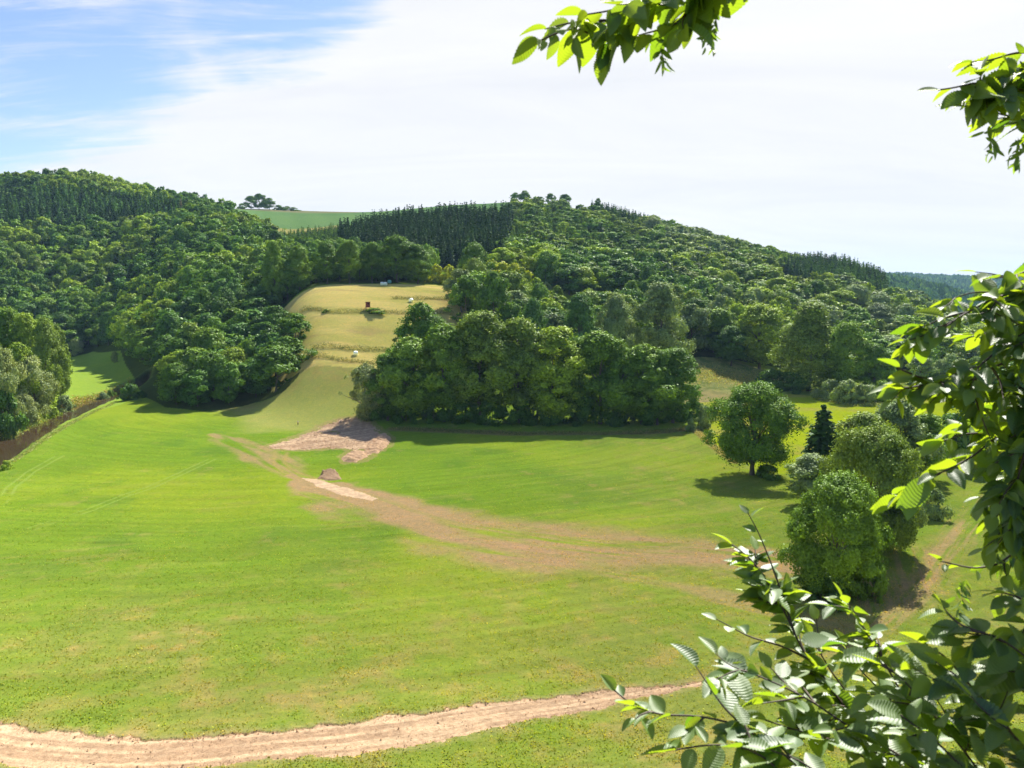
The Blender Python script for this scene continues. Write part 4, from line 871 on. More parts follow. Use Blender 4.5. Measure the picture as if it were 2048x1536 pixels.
def meadow_tufts():
    g = np.random.default_rng(5150); n = 150000
    dep = g.uniform(radians(8.2), radians(33), n) ; d = CAMZ / np.tan(dep); X = g.uniform(-120, 2160, n); a = az_of(X) * 1.06
    x = np.sin(a) * d; y = np.cos(a) * d; C, cls = cover(x, y); lush = fbm(x / 5, y / 5, 401, 3)
    k = (cls == 0) & ~inpoly(x, y, RIVER) & (g.uniform(0, 1, n) < .25 + 1.6 * np.clip(lush - .42, 0, 1) * 3); x, y, C, d = x[k], y[k], C[k], d[k]; n = len(x); z = T(x, y)
    h = g.uniform(.06, .17, n) * (1 + .5 * (g.uniform(0, 1, n) < .06)); wd = g.uniform(.05, .13, n); an = g.uniform(0, 2 * pi, n); ln = g.normal(0, .07, (n, 2))
    V = np.zeros((n, 4, 3)); V[:, 0] = np.stack([x - np.cos(an) * wd * .5, y - np.sin(an) * wd * .5, z - .03], 1); V[:, 1] = np.stack([x + np.cos(an) * wd * .5, y + np.sin(an) * wd * .5, z - .03], 1)
    V[:, 2] = np.stack([x + np.cos(an) * wd * .8 + ln[:, 0], y + np.sin(an) * wd * .8 + ln[:, 1], z + h], 1); V[:, 3] = np.stack([x - np.cos(an) * wd * .6 + ln[:, 0], y - np.sin(an) * wd * .6 + ln[:, 1], z + h * .85], 1)
    me = mesh('grass', V.reshape(-1, 3), np.arange(n * 4).reshape(n, 4), [M_BLADE]); m = g.uniform(0, 1, n)
    C = C * g.uniform(.9, 1.5, n)[:, None]; C[m < .12] = C[m < .12] * .5 + STRAW * .6
    vattr(me, 'leafcol', np.repeat(np.concatenate([C, np.ones((n, 1))], 1), 4, 0), 'FLOAT_COLOR'); vattr(me, 'tint', np.repeat(g.uniform(.2, .8, n), 4))
    link('grass', me, kind='stuff', label='short tufted meadow grass')
meadow_tufts()

# ------------------------------------------------------------------ bales, hide, earth, person
M_WRAP = simple('bale_wrap', (.66, .76, .70), .35, 6, .06, .5); M_WRAPB = simple('bale_wrap_turquoise', (.22, .52, .50), .35, 6, .08, .5)
def bale_mesh(mt):
    R_, Wd = .74, 1.25; V = []; Fq = []; prof = [(0, -Wd / 2), (R_ * .55, -Wd / 2 - .03), (R_ * .86, -Wd / 2 + .02), (R_ * .98, -Wd / 2 + .1)] + [(R_ + .012 * (i % 2), -Wd / 2 + .2 + i * .085) for i in range(11)] + [(R_ * .98, Wd / 2 - .1), (R_ * .86, Wd / 2 - .02), (R_ * .55, Wd / 2 + .03), (0, Wd / 2)]
    ns = 28
    for r, x in prof:
        for k in range(ns):
            a = 2 * pi * k / ns; rr = r * (1 + .012 * sin(5 * a + x * 6)); z = rr * sin(a); z = max(z, -R_ * .93)
            V.append((x, rr * cos(a) * 1.02, z + R_ * .93))
    for i in range(len(prof) - 1):
        for k in range(ns): Fq.append((i * ns + k, i * ns + (k + 1) % ns, (i + 1) * ns + (k + 1) % ns, (i + 1) * ns + k))
    return mesh('hay_bale', np.array(V), Fq, [mt], True)
bm1, bm2 = bale_mesh(M_WRAP), bale_mesh(M_WRAPB)
for px, py, m, rz, l in [(711, 711, bm1, .5, 'lone white wrapped bale on the lowest terrace of the hay field'), (822, 604, bm1, 1.1, 'small white wrapped bale near the right edge of the hay field'), (764, 571, bm1, .3, 'left one of the two white bales touching at the top of the field'),
                         (771, 571, bm1, -.2, 'right one of the two white bales touching at the top of the field'), (779, 566.5, bm2, .6, 'turquoise wrapped bale in the shade behind the two white ones')]:
    x, y = hit(px, py, 150); o = link('hay_bale', m, None, (x, y, float(T(np.array([x]), np.array([y]))[0]) - .04)); o.rotation_euler = (0, 0, rz); o.scale = (1.3, 1.3, 1.3)
    o['label'] = l; o['category'] = 'hay bale'; o['group'] = 'wrapped hay bales'
def box(x0, y0, z0, x1, y1, z1):
    V = np.array([(x, y, z) for x in (x0, x1) for y in (y0, y1) for z in (z0, z1)], float)
    return V, np.array([(0, 1, 3, 2), (4, 6, 7, 5), (0, 4, 5, 1), (2, 3, 7, 6), (0, 2, 6, 4), (1, 5, 7, 3)])
def hide():
    x, y = hit(736, 620, 150); z = float(T(np.array([x]), np.array([y]))[0])
    o = link('hunting_hide', None, None, (x, y, z)); o.rotation_euler = (0, 0, .35); o.scale = (1.15, 1.15, 1.05); o['label'] = 'dark red raised hunting hide standing in the hay field'; o['category'] = 'hunting hide'
    red = simple('red_boards', (.20, .045, .03), .8, 5, .3); dk = simple('roof_felt', (.10, .06, .05), .9, 4, .3); wd = simple('pale_posts', (.42, .36, .27), .85, 6, .2); blk = simple('painted_opening_shade', (.012, .012, .012), .9)
    parts = [box(-.8, -.8, 1.1, .8, .8, 3.2)] + [box(-.83, -.8 + i * .2, 1.1, -.802, -.8 + i * .2 + .16, 3.2) for i in range(8)] + [box(-.8 + i * .2, -.83, 1.1, -.8 + i * .2 + .16, -.802, 2.3) for i in range(8)]
    v, f = join(parts); link('cabin', mesh('cabin', v, f, [red]), o)
    v, f = box(-1.0, -1.05, 3.2, 1.0, 1.05, 3.28); v[v[:, 1] < 0, 2] += .28; link('roof', mesh('roof', v, f, [dk]), o)
    v, f = box(-.5, -.86, 2.45, .5, -.835, 2.85); link('window', mesh('window', v, f, [blk]), o)  # solid plate coloured near-black to paint the shade inside the opening
    for sx in (-1, 1):
        for sy in (-1, 1):
            v, f = box(-.06, -.06, -.4, .06, .06, 1.1); v[:, 0] += sx * .7 + (v[:, 2] < 0) * sx * .12; v[:, 1] += sy * .7 + (v[:, 2] < 0) * sy * .12; link('leg', mesh('leg', v, f, [wd]), o)
    rails = [box(-1.02, .1, -.2, -.96, .16, 1.5), box(-1.02, .6, -.2, -.96, .66, 1.5)] + [box(-1.01, .16, .1 + i * .3, -.97, .6, .15 + i * .3) for i in range(5)]
    v, f = join(rails); link('ladder', mesh('ladder', v, f, [wd]), o)
hide()
def heaps():
    def heap(name, pts, hgt, seed, label, scarp=False, grid=.28):
        p = np.array([q[:2] for q in pts]); x0, y0 = p.min(0) - 1; x1, y1 = p.max(0) + 1; gx, gy = np.meshgrid(np.arange(x0, x1, grid), np.arange(y0, y1, grid), indexing='ij')
        x, y = gx.ravel(), gy.ravel(); ins = inpoly(x, y, [tuple(q) for q in p]); dd, _, _ = segdist(x, y, [tuple(q) for q in p], True); sd_ = np.where(ins, dd, -dd) + (fbm(x, y, seed, 3) - .5) * 1.2
        nz = fbm(x / 1.1, y / 1.1, seed + 3, 4); h = np.clip(sd_, 0, 1.4) / 1.4 * hgt * (.35 + 1.25 * np.clip(nz - .25, 0, 1))
        if scarp:
            yc = (y - p[:, 1].min()) / np.ptp(p[:, 1]); h = np.where(sd_ > 0, hgt * np.clip(sd_, 0, .6) / .6 * (.25 + 1.0 * yc ** 2) * (.7 + .6 * nz), 0)
        z = T(x, y) - .06 + h; i = np.arange((gx.shape[0] - 1) * (gx.shape[1] - 1)); r = i // (gx.shape[1] - 1); c = i % (gx.shape[1] - 1); v0 = r * gx.shape[1] + c
        Fq = np.stack([v0, v0 + gx.shape[1], v0 + gx.shape[1] + 1, v0 + 1], 1); k = (h[Fq] > .01).any(1); Fq = Fq[k]; u, inv = np.unique(Fq, return_inverse=True)
        V = np.stack([x, y, z], 1)[u]; me = mesh(name, V, inv.reshape(Fq.shape), [M_DIRT], True); cc = (DIRT2 * .8 if scarp else DIRT2 * 1.05)[None] * (.75 + .5 * nz[u])[:, None]
        vattr(me, 'Col', np.concatenate([cc, np.ones((len(u), 1))], 1), 'FLOAT_COLOR'); link(name, me, label=label, category='earth heap')
    heap('earth_heap', W([(636, 958), (642, 950), (652, 946), (668, 946), (678, 952), (682, 960), (660, 962)]), 1.5, 501, 'small dark scarped heap of earth beside the dirt strip', True, .2)
    heap('earth_heap', W([(742, 905), (728, 900), (735, 885), (752, 872), (770, 866), (783, 876), (776, 892), (756, 908)]), 1.1, 511, 'rough ridge of dug earth at the right edge of the bare patch')
    heap('earth_heap', W([(686, 924), (682, 914), (700, 905), (728, 903), (736, 914), (712, 925)]), .9, 521, 'low mound of earth at the bottom tip of the bare patch')
heaps()
def clods():
    g = np.random.default_rng(909); V0 = np.array([(0, 0, .8), (1, 0, .1), (.3, .9, .2), (-.8, .6, .1), (-.7, -.6, .2), (.3, -1, .1)]); F0 = np.array([(0, 1, 2), (0, 2, 3), (0, 3, 4), (0, 4, 5), (0, 5, 1)])
    p = np.array([q[:2] for q in PATH]); sl = np.r_[0, np.cumsum(np.hypot(*np.diff(p, axis=0).T))]; n1 = 3200; u = g.uniform(0, sl[-1], n1); hw = np.interp(u, sl, [q[2] for q in PATH])
    o = g.uniform(-1.15, 1.15, n1); o = np.where(g.uniform(0, 1, n1) < .55, np.sign(o) * g.normal(1.0, .1, n1), o) * hw; k = np.clip(np.searchsorted(sl, u) - 1, 0, len(p) - 2); t = (p[k + 1] - p[k]) / np.linalg.norm(p[k + 1] - p[k], axis=1)[:, None]
    x = np.interp(u, sl, p[:, 0]) - t[:, 1] * o; y = np.interp(u, sl, p[:, 1]) + t[:, 0] * o; sz = g.uniform(.025, .07, n1) * (1 + 1.2 * (g.uniform(0, 1, n1) < .05))
    b = np.array([q[:2] for q in BARE]); x2 = g.uniform(b[:, 0].min(), b[:, 0].max(), 6000); y2 = g.uniform(b[:, 1].min(), b[:, 1].max(), 6000); q = inpoly(x2, y2, [tuple(v) for v in b]); x2, y2 = x2[q], y2[q]
    x = np.r_[x, x2]; y = np.r_[y, y2]; sz = np.r_[sz, g.uniform(.06, .22, len(x2))]; n = len(x); z = T(x, y) - .05; a = g.uniform(0, 6.3, n); ca, sa = np.cos(a)[:, None], np.sin(a)[:, None]; e = V0[None] + g.normal(0, .16, (n, 6, 3))
    V = np.stack([(e[:, :, 0] * ca - e[:, :, 1] * sa) * sz[:, None] + x[:, None], (e[:, :, 0] * sa + e[:, :, 1] * ca) * sz[:, None] + y[:, None], e[:, :, 2] * sz[:, None] * g.uniform(.7, 1.3, n)[:, None] + z[:, None]], 2)
    me = mesh('earth_clods', V.reshape(-1, 3), (F0[None] + (np.arange(n) * 6)[:, None, None]).reshape(-1, 3), [M_DIRT]); c = (DIRT2 * 1.05)[None] * g.uniform(.7, 1.25, n)[:, None]
    vattr(me, 'Col', np.repeat(np.concatenate([c, np.ones((n, 1))], 1), 6, 0), 'FLOAT_COLOR'); link('earth_clods', me, kind='stuff', label='loose clods and stones on the dirt track and the bare patch')
clods()
def person():
    x, y = hit(596, 851); z = float(T(np.array([x]), np.array([y]))[0]); o = link('person', None, None, (x, y, z)); o.rotation_euler = (0, 0, .6)
    o['label'] = 'person in a pale top and dark trousers standing in the meadow'; o['category'] = 'person'
    skin = simple('skin', (.50, .30, .21), .6); shirt = simple('pale_shirt', (.66, .60, .50), .8, 20, .1); trs = simple('dark_trousers', (.02, .02, .028), .85, 20, .2); hair = simple('hair', (.06, .035, .02), .8, 30, .3)
    def skinned(name, verts, edges, rad, m, par, sub=1):
        me = bpy.data.meshes.new(name); me.from_pydata(verts, edges, []); me.materials.append(m); ob = link(name, me, par)
        md = ob.modifiers.new('skin', 'SKIN'); md.use_smooth_shade = True
        for i, r in enumerate(rad): me.skin_vertices[0].data[i].radius = (r, r * .82) if isinstance(r, float) else r
        me.skin_vertices[0].data[0].use_root = True; s_ = ob.modifiers.new('sub', 'SUBSURF'); s_.levels = sub; s_.render_levels = 2; return ob
    Vv = [(0, 0, .95), (0, 0, 1.12), (0, .01, 1.32), (0, .01, 1.46), (0, 0, 1.54), (0, -.02, 1.63), (0, -.02, 1.72),
          (.17, 0, 1.42), (.23, .02, 1.14), (.24, -.08, .90), (.245, -.11, .82), (-.17, 0, 1.42), (-.23, .02, 1.14), (-.22, -.09, .91), (-.22, -.12, .83),
          (.09, 0, .88), (.10, -.02, .50), (.11, .03, .09), (.12, -.12, .04), (-.09, 0, .88), (-.11, -.03, .50), (-.12, .02, .09), (-.13, -.13, .04)]
    E = [(0, 1), (1, 2), (2, 3), (3, 4), (4, 5), (5, 6), (3, 7), (7, 8), (8, 9), (9, 10), (3, 11), (11, 12), (12, 13), (13, 14), (0, 15), (15, 16), (16, 17), (17, 18), (0, 19), (19, 20), (20, 21), (21, 22)]
    Rr = [.13, .12, .15, .10, .055, .085, .075, .06, .045, .032, .028, .06, .045, .032, .028, .085, .06, .042, .035, .085, .06, .042, .035]
    skinned('body', Vv, E, [float(r) for r in Rr], skin, o)
    skinned('shirt', [(0, 0, .98), (0, 0, 1.14), (0, .01, 1.32), (0, .01, 1.45), (.17, 0, 1.42), (.23, .02, 1.16), (-.17, 0, 1.42), (-.23, .02, 1.16)], [(0, 1), (1, 2), (2, 3), (3, 4), (4, 5), (3, 6), (6, 7)], [.155, .145, .175, .12, .075, .062, .075, .062], shirt, o)
    skinned('trousers', [(0, 0, .97), (.09, 0, .88), (.10, -.02, .50), (.11, .03, .12), (-.09, 0, .88), (-.11, -.03, .50), (-.12, .02, .12)], [(0, 1), (1, 2), (2, 3), (0, 4), (4, 5), (5, 6)], [.15, .10, .075, .06, .10, .075, .06], trs, o)
    skinned('hair', [(0, .02, 1.74), (0, .06, 1.66)], [(0, 1)], [.088, .06], hair, o)
person()

# ------------------------------------------------------------------ near hornbeam leaves
def near_leaf_mat(young=False):
    m, t, out = mat('hornbeam_leaf'); ns, lk = t.nodes, t.links
    at = ns.new('ShaderNodeAttribute'); at.attribute_name = 'tint'; geo = ns.new('ShaderNodeNewGeometry')
    c = mixrgb(t, 'MIX', at.outputs['Fac'], (.038, .090, .026, 1), (.085, .155, .022, 1))
    n = tnoise(t, geo.outputs['Position'], 60, 3, .6); c = mixrgb(t, 'MULTIPLY', mrange(t, n, .4, .7, 0, .5), c, (.75, .85, .7, 1))
    b = ns.new('ShaderNodeBsdfPrincipled'); lk.new(c, b.inputs['Base Color']); b.inputs['Roughness'].default_value = .54; b.inputs['Specular IOR Level'].default_value = .95; b.inputs['Coat Weight'].default_value = .0
    tr = ns.new('ShaderNodeBsdfTranslucent'); tc = mixrgb(t, 'MIX', at.outputs['Fac'], (.145, .30, .010, 1), (.38, .50, .015, 1)); lk.new(tc, tr.inputs[0])
    mx = ns.new('ShaderNodeMixShader'); mx.inputs[0].default_value = .42; lk.new(b.outputs[0], mx.inputs[1]); lk.new(tr.outputs[0], mx.inputs[2]); lk.new(mx.outputs[0], out.inputs[0]); return m
M_NL = near_leaf_mat(); M_TWIG = simple('twig_bark', (.06, .042, .03), .7, 80, .3)
def shift(pts, dx, dy): return [(p[0] + dx, p[1] + dy, p[2]) for p in pts]
def leaf_proto(nst=46, narrow=1.0):
    s = np.linspace(0, 1, nst); v = np.array([-1, -.55, 0, .55, 1.]); wv = .5 * np.sin(pi * np.clip(s, 0, 1) ** .80) ** .72 * (1 - .22 * s ** 3) * .61 * narrow
    V = []
    for i, a in enumerate(s):
        for k in v:
            e = wv[i] * (1 + .06 * sin(i * 1.9) * (abs(k) > .9)); ph = a * 12 - abs(k) * 1.55
            V.append((a - .06 * abs(k) * (1 - a), e * k, .0135 * sin(2 * pi * ph) * min(1, 6 * wv[i]) * (abs(k) > 0) + .10 * abs(k) * wv[i]))
    V = np.array(V); r = np.arange(nst - 1)[:, None] * 5 + np.arange(4)[None]; r = r.ravel(); return V, np.stack([r, r + 5, r + 6, r + 1], 1)
LV, LF = leaf_proto(); SV, SF = leaf_proto(7, .45)
class Spray:
    def __init__(s, seed): s.g = np.random.default_rng(seed); s.tw = []; s.L = []; s.S = []; s.SC = []
    def leaf(s, p, ax, nrm, L_, young, seed=False):
        s.g.normal(); ax = ax / np.linalg.norm(ax); b = np.cross(nrm, ax); b /= np.linalg.norm(b) + 1e-9; n = np.cross(ax, b); V = (SV if seed else LV).copy()
        cv = s.g.uniform(-.05, .30); fo = s.g.uniform(-.05, .55); V[:, 2] += -cv * V[:, 0] ** 2 + fo * np.abs(V[:, 1]); V[:, 1] += s.g.normal(0, .05) * V[:, 0] ** 2; V[:, 1] *= s.g.uniform(.9, 1.12)
        M = np.stack([ax, b, n]); (s.S if seed else s.L).append((p + (V * L_) @ M, young))
    def stem(s, pts, r0, size, node=.023, side=.5, lev=0, start=0.0, up=(0, 0, 1), droop=.25, jit=.38, yend=.5, sl=(.07, .17)):
        g = s.g; P = np.array(pts, float); q = np.r_[0, np.cumsum(np.linalg.norm(np.diff(P, axis=0), axis=1))]; Ln = q[-1]; n = max(int(Ln / .012), 4); u = np.linspace(0, Ln, n)
        C = np.stack([np.interp(u, q, P[:, k]) for k in range(3)], 1)
        for _ in range(3): C[1:-1] = (C[:-2] + 2 * C[1:-1] + C[2:]) / 4
        rad = r0 * (1 - .8 * u / Ln) + .0006; s.tw.append(tube(C, rad, 5)); d = start * Ln + node * .5; sgn = 1 if g.uniform() < .5 else -1; upv = np.array(up, float)
        while d < Ln:
            i = min(int(d / Ln * (n - 1)), n - 2); t = C[i + 1] - C[i]; t /= np.linalg.norm(t) + 1e-9; p = C[i]; uu = upv + g.normal(0, .28, 3); sd_ = np.cross(t, uu); sd_ /= np.linalg.norm(sd_) + 1e-9; sd_ *= sgn; frac = d / Ln
            if lev < 2 and g.uniform() < side * (1 - .65 * frac):
                dr = t * g.uniform(.5, .9) + sd_ * g.uniform(.5, 1.0) + np.array([0, 0, g.uniform(-.2, .25) - droop * .3]); dr /= np.linalg.norm(dr); ln = g.uniform(*sl) * (1 - .35 * frac) * (1.0 if lev == 0 else .6)
                e = p + dr * ln; mid = p + dr * ln * .5 + g.normal(0, .008, 3); s.stem([p, mid, e + np.array([0, 0, -droop * .25 * ln])], r0 * .45, size * .95, node * .9, side * .35, lev + 1, .1, up, droop, jit, min(1, yend + .1), sl)
            ax = t * g.uniform(.25, .8) + sd_ * g.uniform(.6, 1.1) + np.array([0, 0, -droop * g.uniform(.2, 1.6)]); nm_ = uu + g.normal(0, jit, 3); yv = np.clip(g.normal(.38, .26) + (yend * frac ** 2), 0, 1)
            s.leaf(p + ax / np.linalg.norm(ax) * .008, ax, nm_, size * g.uniform(.55, 1.15) * (1 - .35 * frac ** 3), yv); sgn = -sgn; d += node * g.uniform(.7, 1.35)
        t = C[-1] - C[-2]; s.leaf(C[-1], t + g.normal(0, .15, 3) * .01, upv + g.normal(0, .3, 3), size * g.uniform(.5, .85), min(1, yend + g.uniform(0, .4)))
    def seeds(s, p, n=16):
        g = s.g; s.S = []; s.SC.append(s.S)
        for i in range(n):
            q = p + np.array([g.normal(0, .006), g.normal(0, .006), -.004 * i]); s.leaf(q, np.array([g.normal(0, .8), g.normal(0, .8), -.7]), g.normal(0, 1, 3), g.uniform(.022, .036), g.uniform(.2, .7), True)
    def build(s, tname, par, lname='foliage', label=None):
        v, f = join(s.tw); o = link(tname, mesh(tname, v, f, [M_TWIG], True), par)
        for nm, LL, FF in [(lname, s.L, LF)] + [('seed_cluster', q, SF) for q in s.SC]:
            if not LL: continue
            n = len(LL); k = len(LL[0][0]); V = np.concatenate([q[0] for q in LL]); Fq = (FF[None] + (np.arange(n) * k)[:, None, None]).reshape(-1, 4); me = mesh(nm, V, Fq, [M_NL], True); vattr(me, 'tint', np.repeat([q[1] for q in LL], k)); link(nm, me, o if par is not None and tname == 'branch' else par)
        if label: o['label'] = label
        return o
def PP(*pts): return [P3(*p) for p in pts]
def near_foliage():
    tree = link('hornbeam_tree', None, None, (0, 0, 0)); tree['label'] = 'hornbeam whose leafy branches hang in from the right and top edges'; tree['category'] = 'tree'
    tz = float(T(np.array([2.7]), np.array([2.1]))[0]); TP = lambda z: np.array([2.7 + .06 * sin(z), 2.1 + .05 * cos(z * 1.3), z])
    zs = np.linspace(tz - .3, 47.2, 12); v, f = tube([TP(z) for z in zs], np.linspace(.11, .035, 12), 12); link('trunk', mesh('trunk', v, f, [M_BARK], True), tree)
    a = Spray(21)
    a.stem([TP(46.8), *PP((1900, -330, 1.8), (1620, -160, 1.7), (1450, -40, 1.62), (1355, 2, 1.6), (1310, 28, 1.6), (1270, 42, 1.6), (1245, 58, 1.6), (1215, 74, 1.6), (1180, 68, 1.58), (1150, 55, 1.56), (1112, 66, 1.55), (1075, 84, 1.54))], .006, .086, .024, .6, start=.60, droop=.5, sl=(.05, .11))
    a.stem(PP((1500, -60, 1.6), (1380, -25, 1.58), (1290, 0, 1.56), (1220, 22, 1.55), (1165, 30, 1.55)), .004, .09, .024, .5, droop=.7, sl=(.05, .1))
    a.stem(PP((1270, 42, 1.6), (1200, 40, 1.6), (1140, 45, 1.58), (1090, 58, 1.57)), .003, .09, .024, .3, droop=.9, sl=(.04, .08))
    a.stem(PP((1400, -18, 1.62), (1385, 18, 1.61), (1345, 54, 1.6), (1300, 64, 1.6), (1265, 74, 1.6)), .003, .078, .026, .45, droop=.5, sl=(.04, .08))
    a.stem(PP((1225, 70, 1.6), (1212, 92, 1.6), (1212, 112, 1.6)), .002, .074, .035, .1, 1, droop=.9)
    a.stem(PP((1150, 54, 1.56), (1142, 88, 1.56), (1152, 112, 1.56)), .0015, .055, .04, .1, 1, droop=.9)
    for q in ((1325, 72, 1.6), (1425, 40, 1.62), (1415, 20, 1.63)): a.seeds(P3(*q))
    a.build('branch', tree, label='branch hanging into the white sky at the top centre')
    b = Spray(33)
    b.stem([TP(46.3), *PP(*shift([(2380, 330, 2.0), (2200, 240, 1.85), (2060, 205, 1.75), (1990, 190, 1.72), (1930, 180, 1.7), (1880, 192, 1.68), (1850, 196, 1.68)], 26, -16))], .006, .076, .025, .65, start=.5, droop=.5, sl=(.05, .12))
    b.stem(PP(*shift([(2160, 200, 1.75), (2080, 160, 1.72), (2010, 160, 1.7), (1955, 175, 1.69), (1905, 200, 1.68)], 26, -16)), .004, .09, .022, .7, droop=.6, sl=(.06, .12))
    b.stem(PP(*shift([(2160, 300, 1.8), (2060, 270, 1.75), (2000, 250, 1.72), (1950, 238, 1.7), (1915, 232, 1.7)], 26, -16)), .004, .08, .024, .6, droop=.55, sl=(.05, .1))
    b.stem(PP(*shift([(2150, 130, 1.8), (2060, 118, 1.75), (2000, 122, 1.72), (1950, 138, 1.7), (1915, 140, 1.7)], 26, -16)), .004, .084, .024, .6, droop=.45, sl=(.05, .1))
    b.seeds(P3(1985, 255, 1.7)); b.seeds(P3(2035, 275, 1.7))
    b.build('branch', tree, label='branch against the white sky at the upper right edge')
    c = Spray(45)
    c.stem([TP(44.4), *PP((2420, 560, 2.1), (2230, 640, 1.95), (2100, 690, 1.85), (2030, 715, 1.8), (1980, 738, 1.76), (1930, 757, 1.73), (1890, 765, 1.7), (1850, 758, 1.68), (1815, 745, 1.66), (1795, 735, 1.66))], .007, .063, .017, .8, start=.42, droop=.42, sl=(.08, .18))
    c.stem(PP((2250, 520, 1.95), (2120, 560, 1.85), (2040, 580, 1.8), (1980, 600, 1.75), (1945, 620, 1.72), (1915, 635, 1.7), (1890, 655, 1.69)), .005, .063, .017, .8, droop=.42, sl=(.08, .18))
    c.stem(PP((2180, 470, 1.85), (2080, 530, 1.78), (2030, 552, 1.75), (1990, 556, 1.72)), .004, .08, .028, .5, droop=.3, sl=(.06, .1))
    c.stem(PP((2250, 740, 1.95), (2120, 800, 1.85), (2040, 840, 1.78), (1985, 880, 1.74), (1950, 910, 1.72), (1900, 938, 1.7), (1870, 950, 1.7)), .005, .080, .024, .7, droop=.5, sl=(.08, .18))
    c.stem(PP((2250, 880, 1.9), (2120, 930, 1.82), (2050, 960, 1.78), (2010, 1000, 1.75), (1990, 1040, 1.74), (1980, 1075, 1.74)), .004, .063, .017, .8, droop=.6, sl=(.05, .13))
    c.stem(PP((2120, 640, 1.7), (2060, 660, 1.68), (2010, 690, 1.66), (1970, 720, 1.66), (1940, 790, 1.66)), .004, .063, .017, .8, droop=.5, sl=(.08, .18))
    c.stem(PP((2130, 760, 1.7), (2080, 820, 1.68), (2050, 900, 1.66), (2030, 980, 1.66), (2025, 1040, 1.66)), .004, .063, .017, .8, droop=.5, sl=(.06, .12))
    c.stem(PP((2220, 1010, 1.9), (2090, 1070, 1.8), (2040, 1095, 1.76), (2000, 1128, 1.74), (1950, 1138, 1.73), (1905, 1128, 1.72), (1880, 1122, 1.72)), .0045, .056, .036, .25, droop=.7, sl=(.04, .07), start=.2)
    c.stem(PP((2040, 1090, 1.76), (2020, 1130, 1.75), (2010, 1170, 1.75), (2000, 1200, 1.75)), .0025, .055, .034, .2, 1, droop=.8)
    c.stem(PP((2160, 860, 1.7), (2100, 900, 1.68), (2060, 970, 1.66), (2040, 1050, 1.66), (2045, 1120, 1.66)), .004, .066, .018, .8, droop=.5, sl=(.06, .12))
    c.stem(PP((2160, 1060, 1.6), (2100, 1120, 1.58), (2070, 1190, 1.56), (2055, 1260, 1.55)), .004, .066, .020, .7, droop=.5, sl=(.05, .1))
    for q in ((1995, 1078, 1.74), (1925, 1155, 1.72), (1985, 830, 1.72), (2035, 690, 1.72), (1940, 800, 1.7)): c.seeds(P3(*q), 18)
    c.build('branch', tree, label='dense branch reaching left from the middle of the right edge')
    sh = link('hornbeam_shrub', None, None, (0, 0, 0)); sh['label'] = 'hornbeam shrub with glossy ribbed leaves filling the lower right corner'; sh['category'] = 'shrub'
    d = Spray(57); root = np.array([1.3, 1.5, float(T(np.array([1.3]), np.array([1.5]))[0])])
    def st(*pts, r=.005, size=.070, node=.024, side=.7, start=0.0, droop=.12, yend=.7, sl=(.07, .18), rooted=True):
        q = PP(*pts); d.stem(jit=.26, pts=([root + np.random.default_rng(len(d.tw)).normal(0, .08, 3) * [1, 1, 0], root * .4 + q[0] * .6] if rooted else []) + q, r0=r, size=size, node=node, side=side, lev=0, start=start, droop=droop, yend=yend, sl=sl)
    st((1960, 1800, 1.75), (1850, 1560, 1.75), (1720, 1450, 1.75), (1655, 1370, 1.78), (1605, 1300, 1.8), (1570, 1225, 1.82), (1535, 1165, 1.84), (1500, 1115, 1.86), (1462, 1088, 1.88), start=.62, size=.070, side=.9, node=.015, sl=(.04, .09))
    st((1590, 1270, 1.8), (1565, 1190, 1.84), (1540, 1120, 1.86), (1515, 1060, 1.88), (1496, 1026, 1.9), r=.0025, size=.052, node=.04, side=.05, rooted=False, yend=.3)
    st((1620, 1320, 1.8), (1560, 1290, 1.84), (1500, 1275, 1.86), (1455, 1250, 1.88), (1432, 1238, 1.88), r=.0025, size=.05, node=.035, side=.15, rooted=False)
    st((1900, 1640, 1.65), (1850, 1480, 1.65), (1800, 1380, 1.68), (1755, 1300, 1.72), (1715, 1235, 1.75), (1682, 1192, 1.76), start=.66, size=.068, side=.7, node=.018, sl=(.04, .09))
    st((1760, 1750, 1.45), (1640, 1580, 1.45), (1560, 1500, 1.47), (1480, 1450, 1.5), (1400, 1432, 1.52), (1320, 1430, 1.54), (1265, 1412, 1.55), (1228, 1380, 1.56), start=.62, size=.070, side=.3, sl=(.05, .1))
    st((1520, 1480, 1.48), (1450, 1420, 1.5), (1410, 1360, 1.52), (1390, 1330, 1.54), r=.002, size=.076, node=.05, side=.05, rooted=False, yend=.1)
    st((1700, 1750, 1.4), (1600, 1600, 1.4), (1540, 1520, 1.42), (1480, 1490, 1.44), (1410, 1490, 1.46), (1350, 1500, 1.47), start=.6, size=.076, side=.4, sl=(.05, .1))
    st((2000, 1760, 1.5), (1900, 1600, 1.52), (1800, 1510, 1.55), (1700, 1455, 1.58), (1620, 1400, 1.6), (1560, 1370, 1.62), (1500, 1345, 1.64), start=.58, size=.076, side=.75)
    st((1900, 1760, 1.55), (1820, 1600, 1.55), (1740, 1520, 1.55), (1660, 1480, 1.56), (1590, 1460, 1.57), (1530, 1440, 1.58), start=.58, size=.076, side=.75)
    st((2080, 1760, 1.5), (2000, 1600, 1.5), (1920, 1490, 1.5), (1850, 1410, 1.52), (1800, 1350, 1.55), (1760, 1330, 1.56), start=.55, size=.076, side=.75)
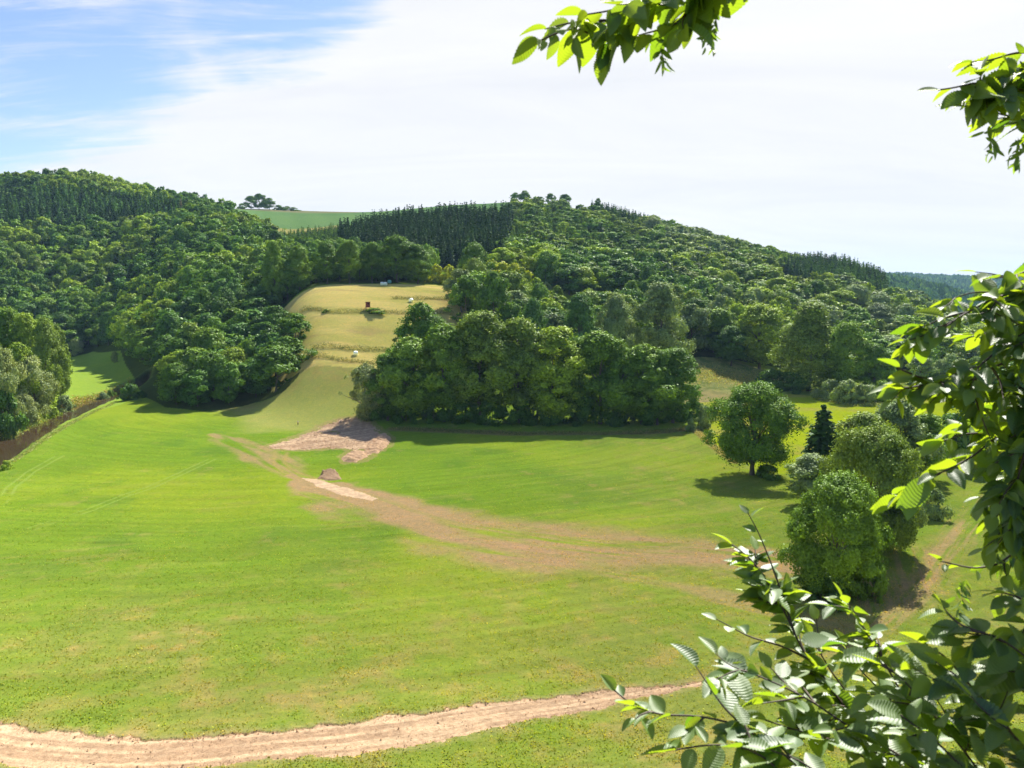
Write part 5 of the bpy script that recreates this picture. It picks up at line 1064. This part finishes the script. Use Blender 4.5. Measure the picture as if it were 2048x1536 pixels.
    st((2150, 1760, 1.5), (2080, 1560, 1.45), (2010, 1450, 1.45), (1940, 1370, 1.47), (1890, 1310, 1.5), (1850, 1290, 1.5), start=.52, size=.076, side=.75)
    st((2250, 1700, 1.5), (2180, 1500, 1.45), (2110, 1380, 1.42), (2050, 1310, 1.42), (1990, 1270, 1.42), (1940, 1262, 1.44), start=.52, size=.08, side=.75)
    st((2280, 1600, 1.5), (2200, 1400, 1.45), (2140, 1290, 1.42), (2080, 1220, 1.42), (2030, 1190, 1.42), start=.55, size=.076, side=.5)
    st((2100, 1900, 1.35), (2020, 1680, 1.35), (1950, 1560, 1.35), (1870, 1480, 1.36), (1800, 1430, 1.38), start=.55, size=.076, side=.75)
    st((2250, 1850, 1.3), (2150, 1650, 1.3), (2070, 1520, 1.3), (2000, 1440, 1.32), (1950, 1400, 1.33), start=.55, size=.076, side=.75)
    st((1850, 1850, 1.4), (1760, 1680, 1.4), (1680, 1580, 1.4), (1600, 1520, 1.42), (1540, 1500, 1.43), start=.58, size=.076, side=.75)
    st((2000, 1850, 1.7), (1900, 1650, 1.75), (1800, 1520, 1.8), (1720, 1420, 1.85), (1660, 1340, 1.88), (1620, 1270, 1.9), start=.55, size=.072, side=.75)
    st((1950, 1700, 1.8), (1850, 1500, 1.85), (1780, 1400, 1.9), (1720, 1340, 1.92), (1690, 1290, 1.95), start=.55, size=.07, side=.5)
    d.build('stem', sh); print('leaves', len(a.L), len(b.L), len(c.L), len(d.L))
near_foliage()

# ------------------------------------------------------------------ air
def haze():
    m = bpy.data.materials.new('haze'); m.use_nodes = True; t = m.node_tree; t.nodes.clear(); out = t.nodes.new('ShaderNodeOutputMaterial')
    v = t.nodes.new('ShaderNodeVolumePrincipled'); v.inputs['Color'].default_value = (.42, .68, 1.0, 1); v.inputs['Density'].default_value = HAZE; v.inputs['Anisotropy'].default_value = 0.0
    t.links.new(v.outputs[0], out.inputs['Volume'])
    V, Fq = box(-9600, -9600, -60, 9600, 9600, 420); link('haze', mesh('haze', V, Fq, [m]), kind='stuff', label='thin blue summer haze over the valley')
HAZE = .00004
haze()
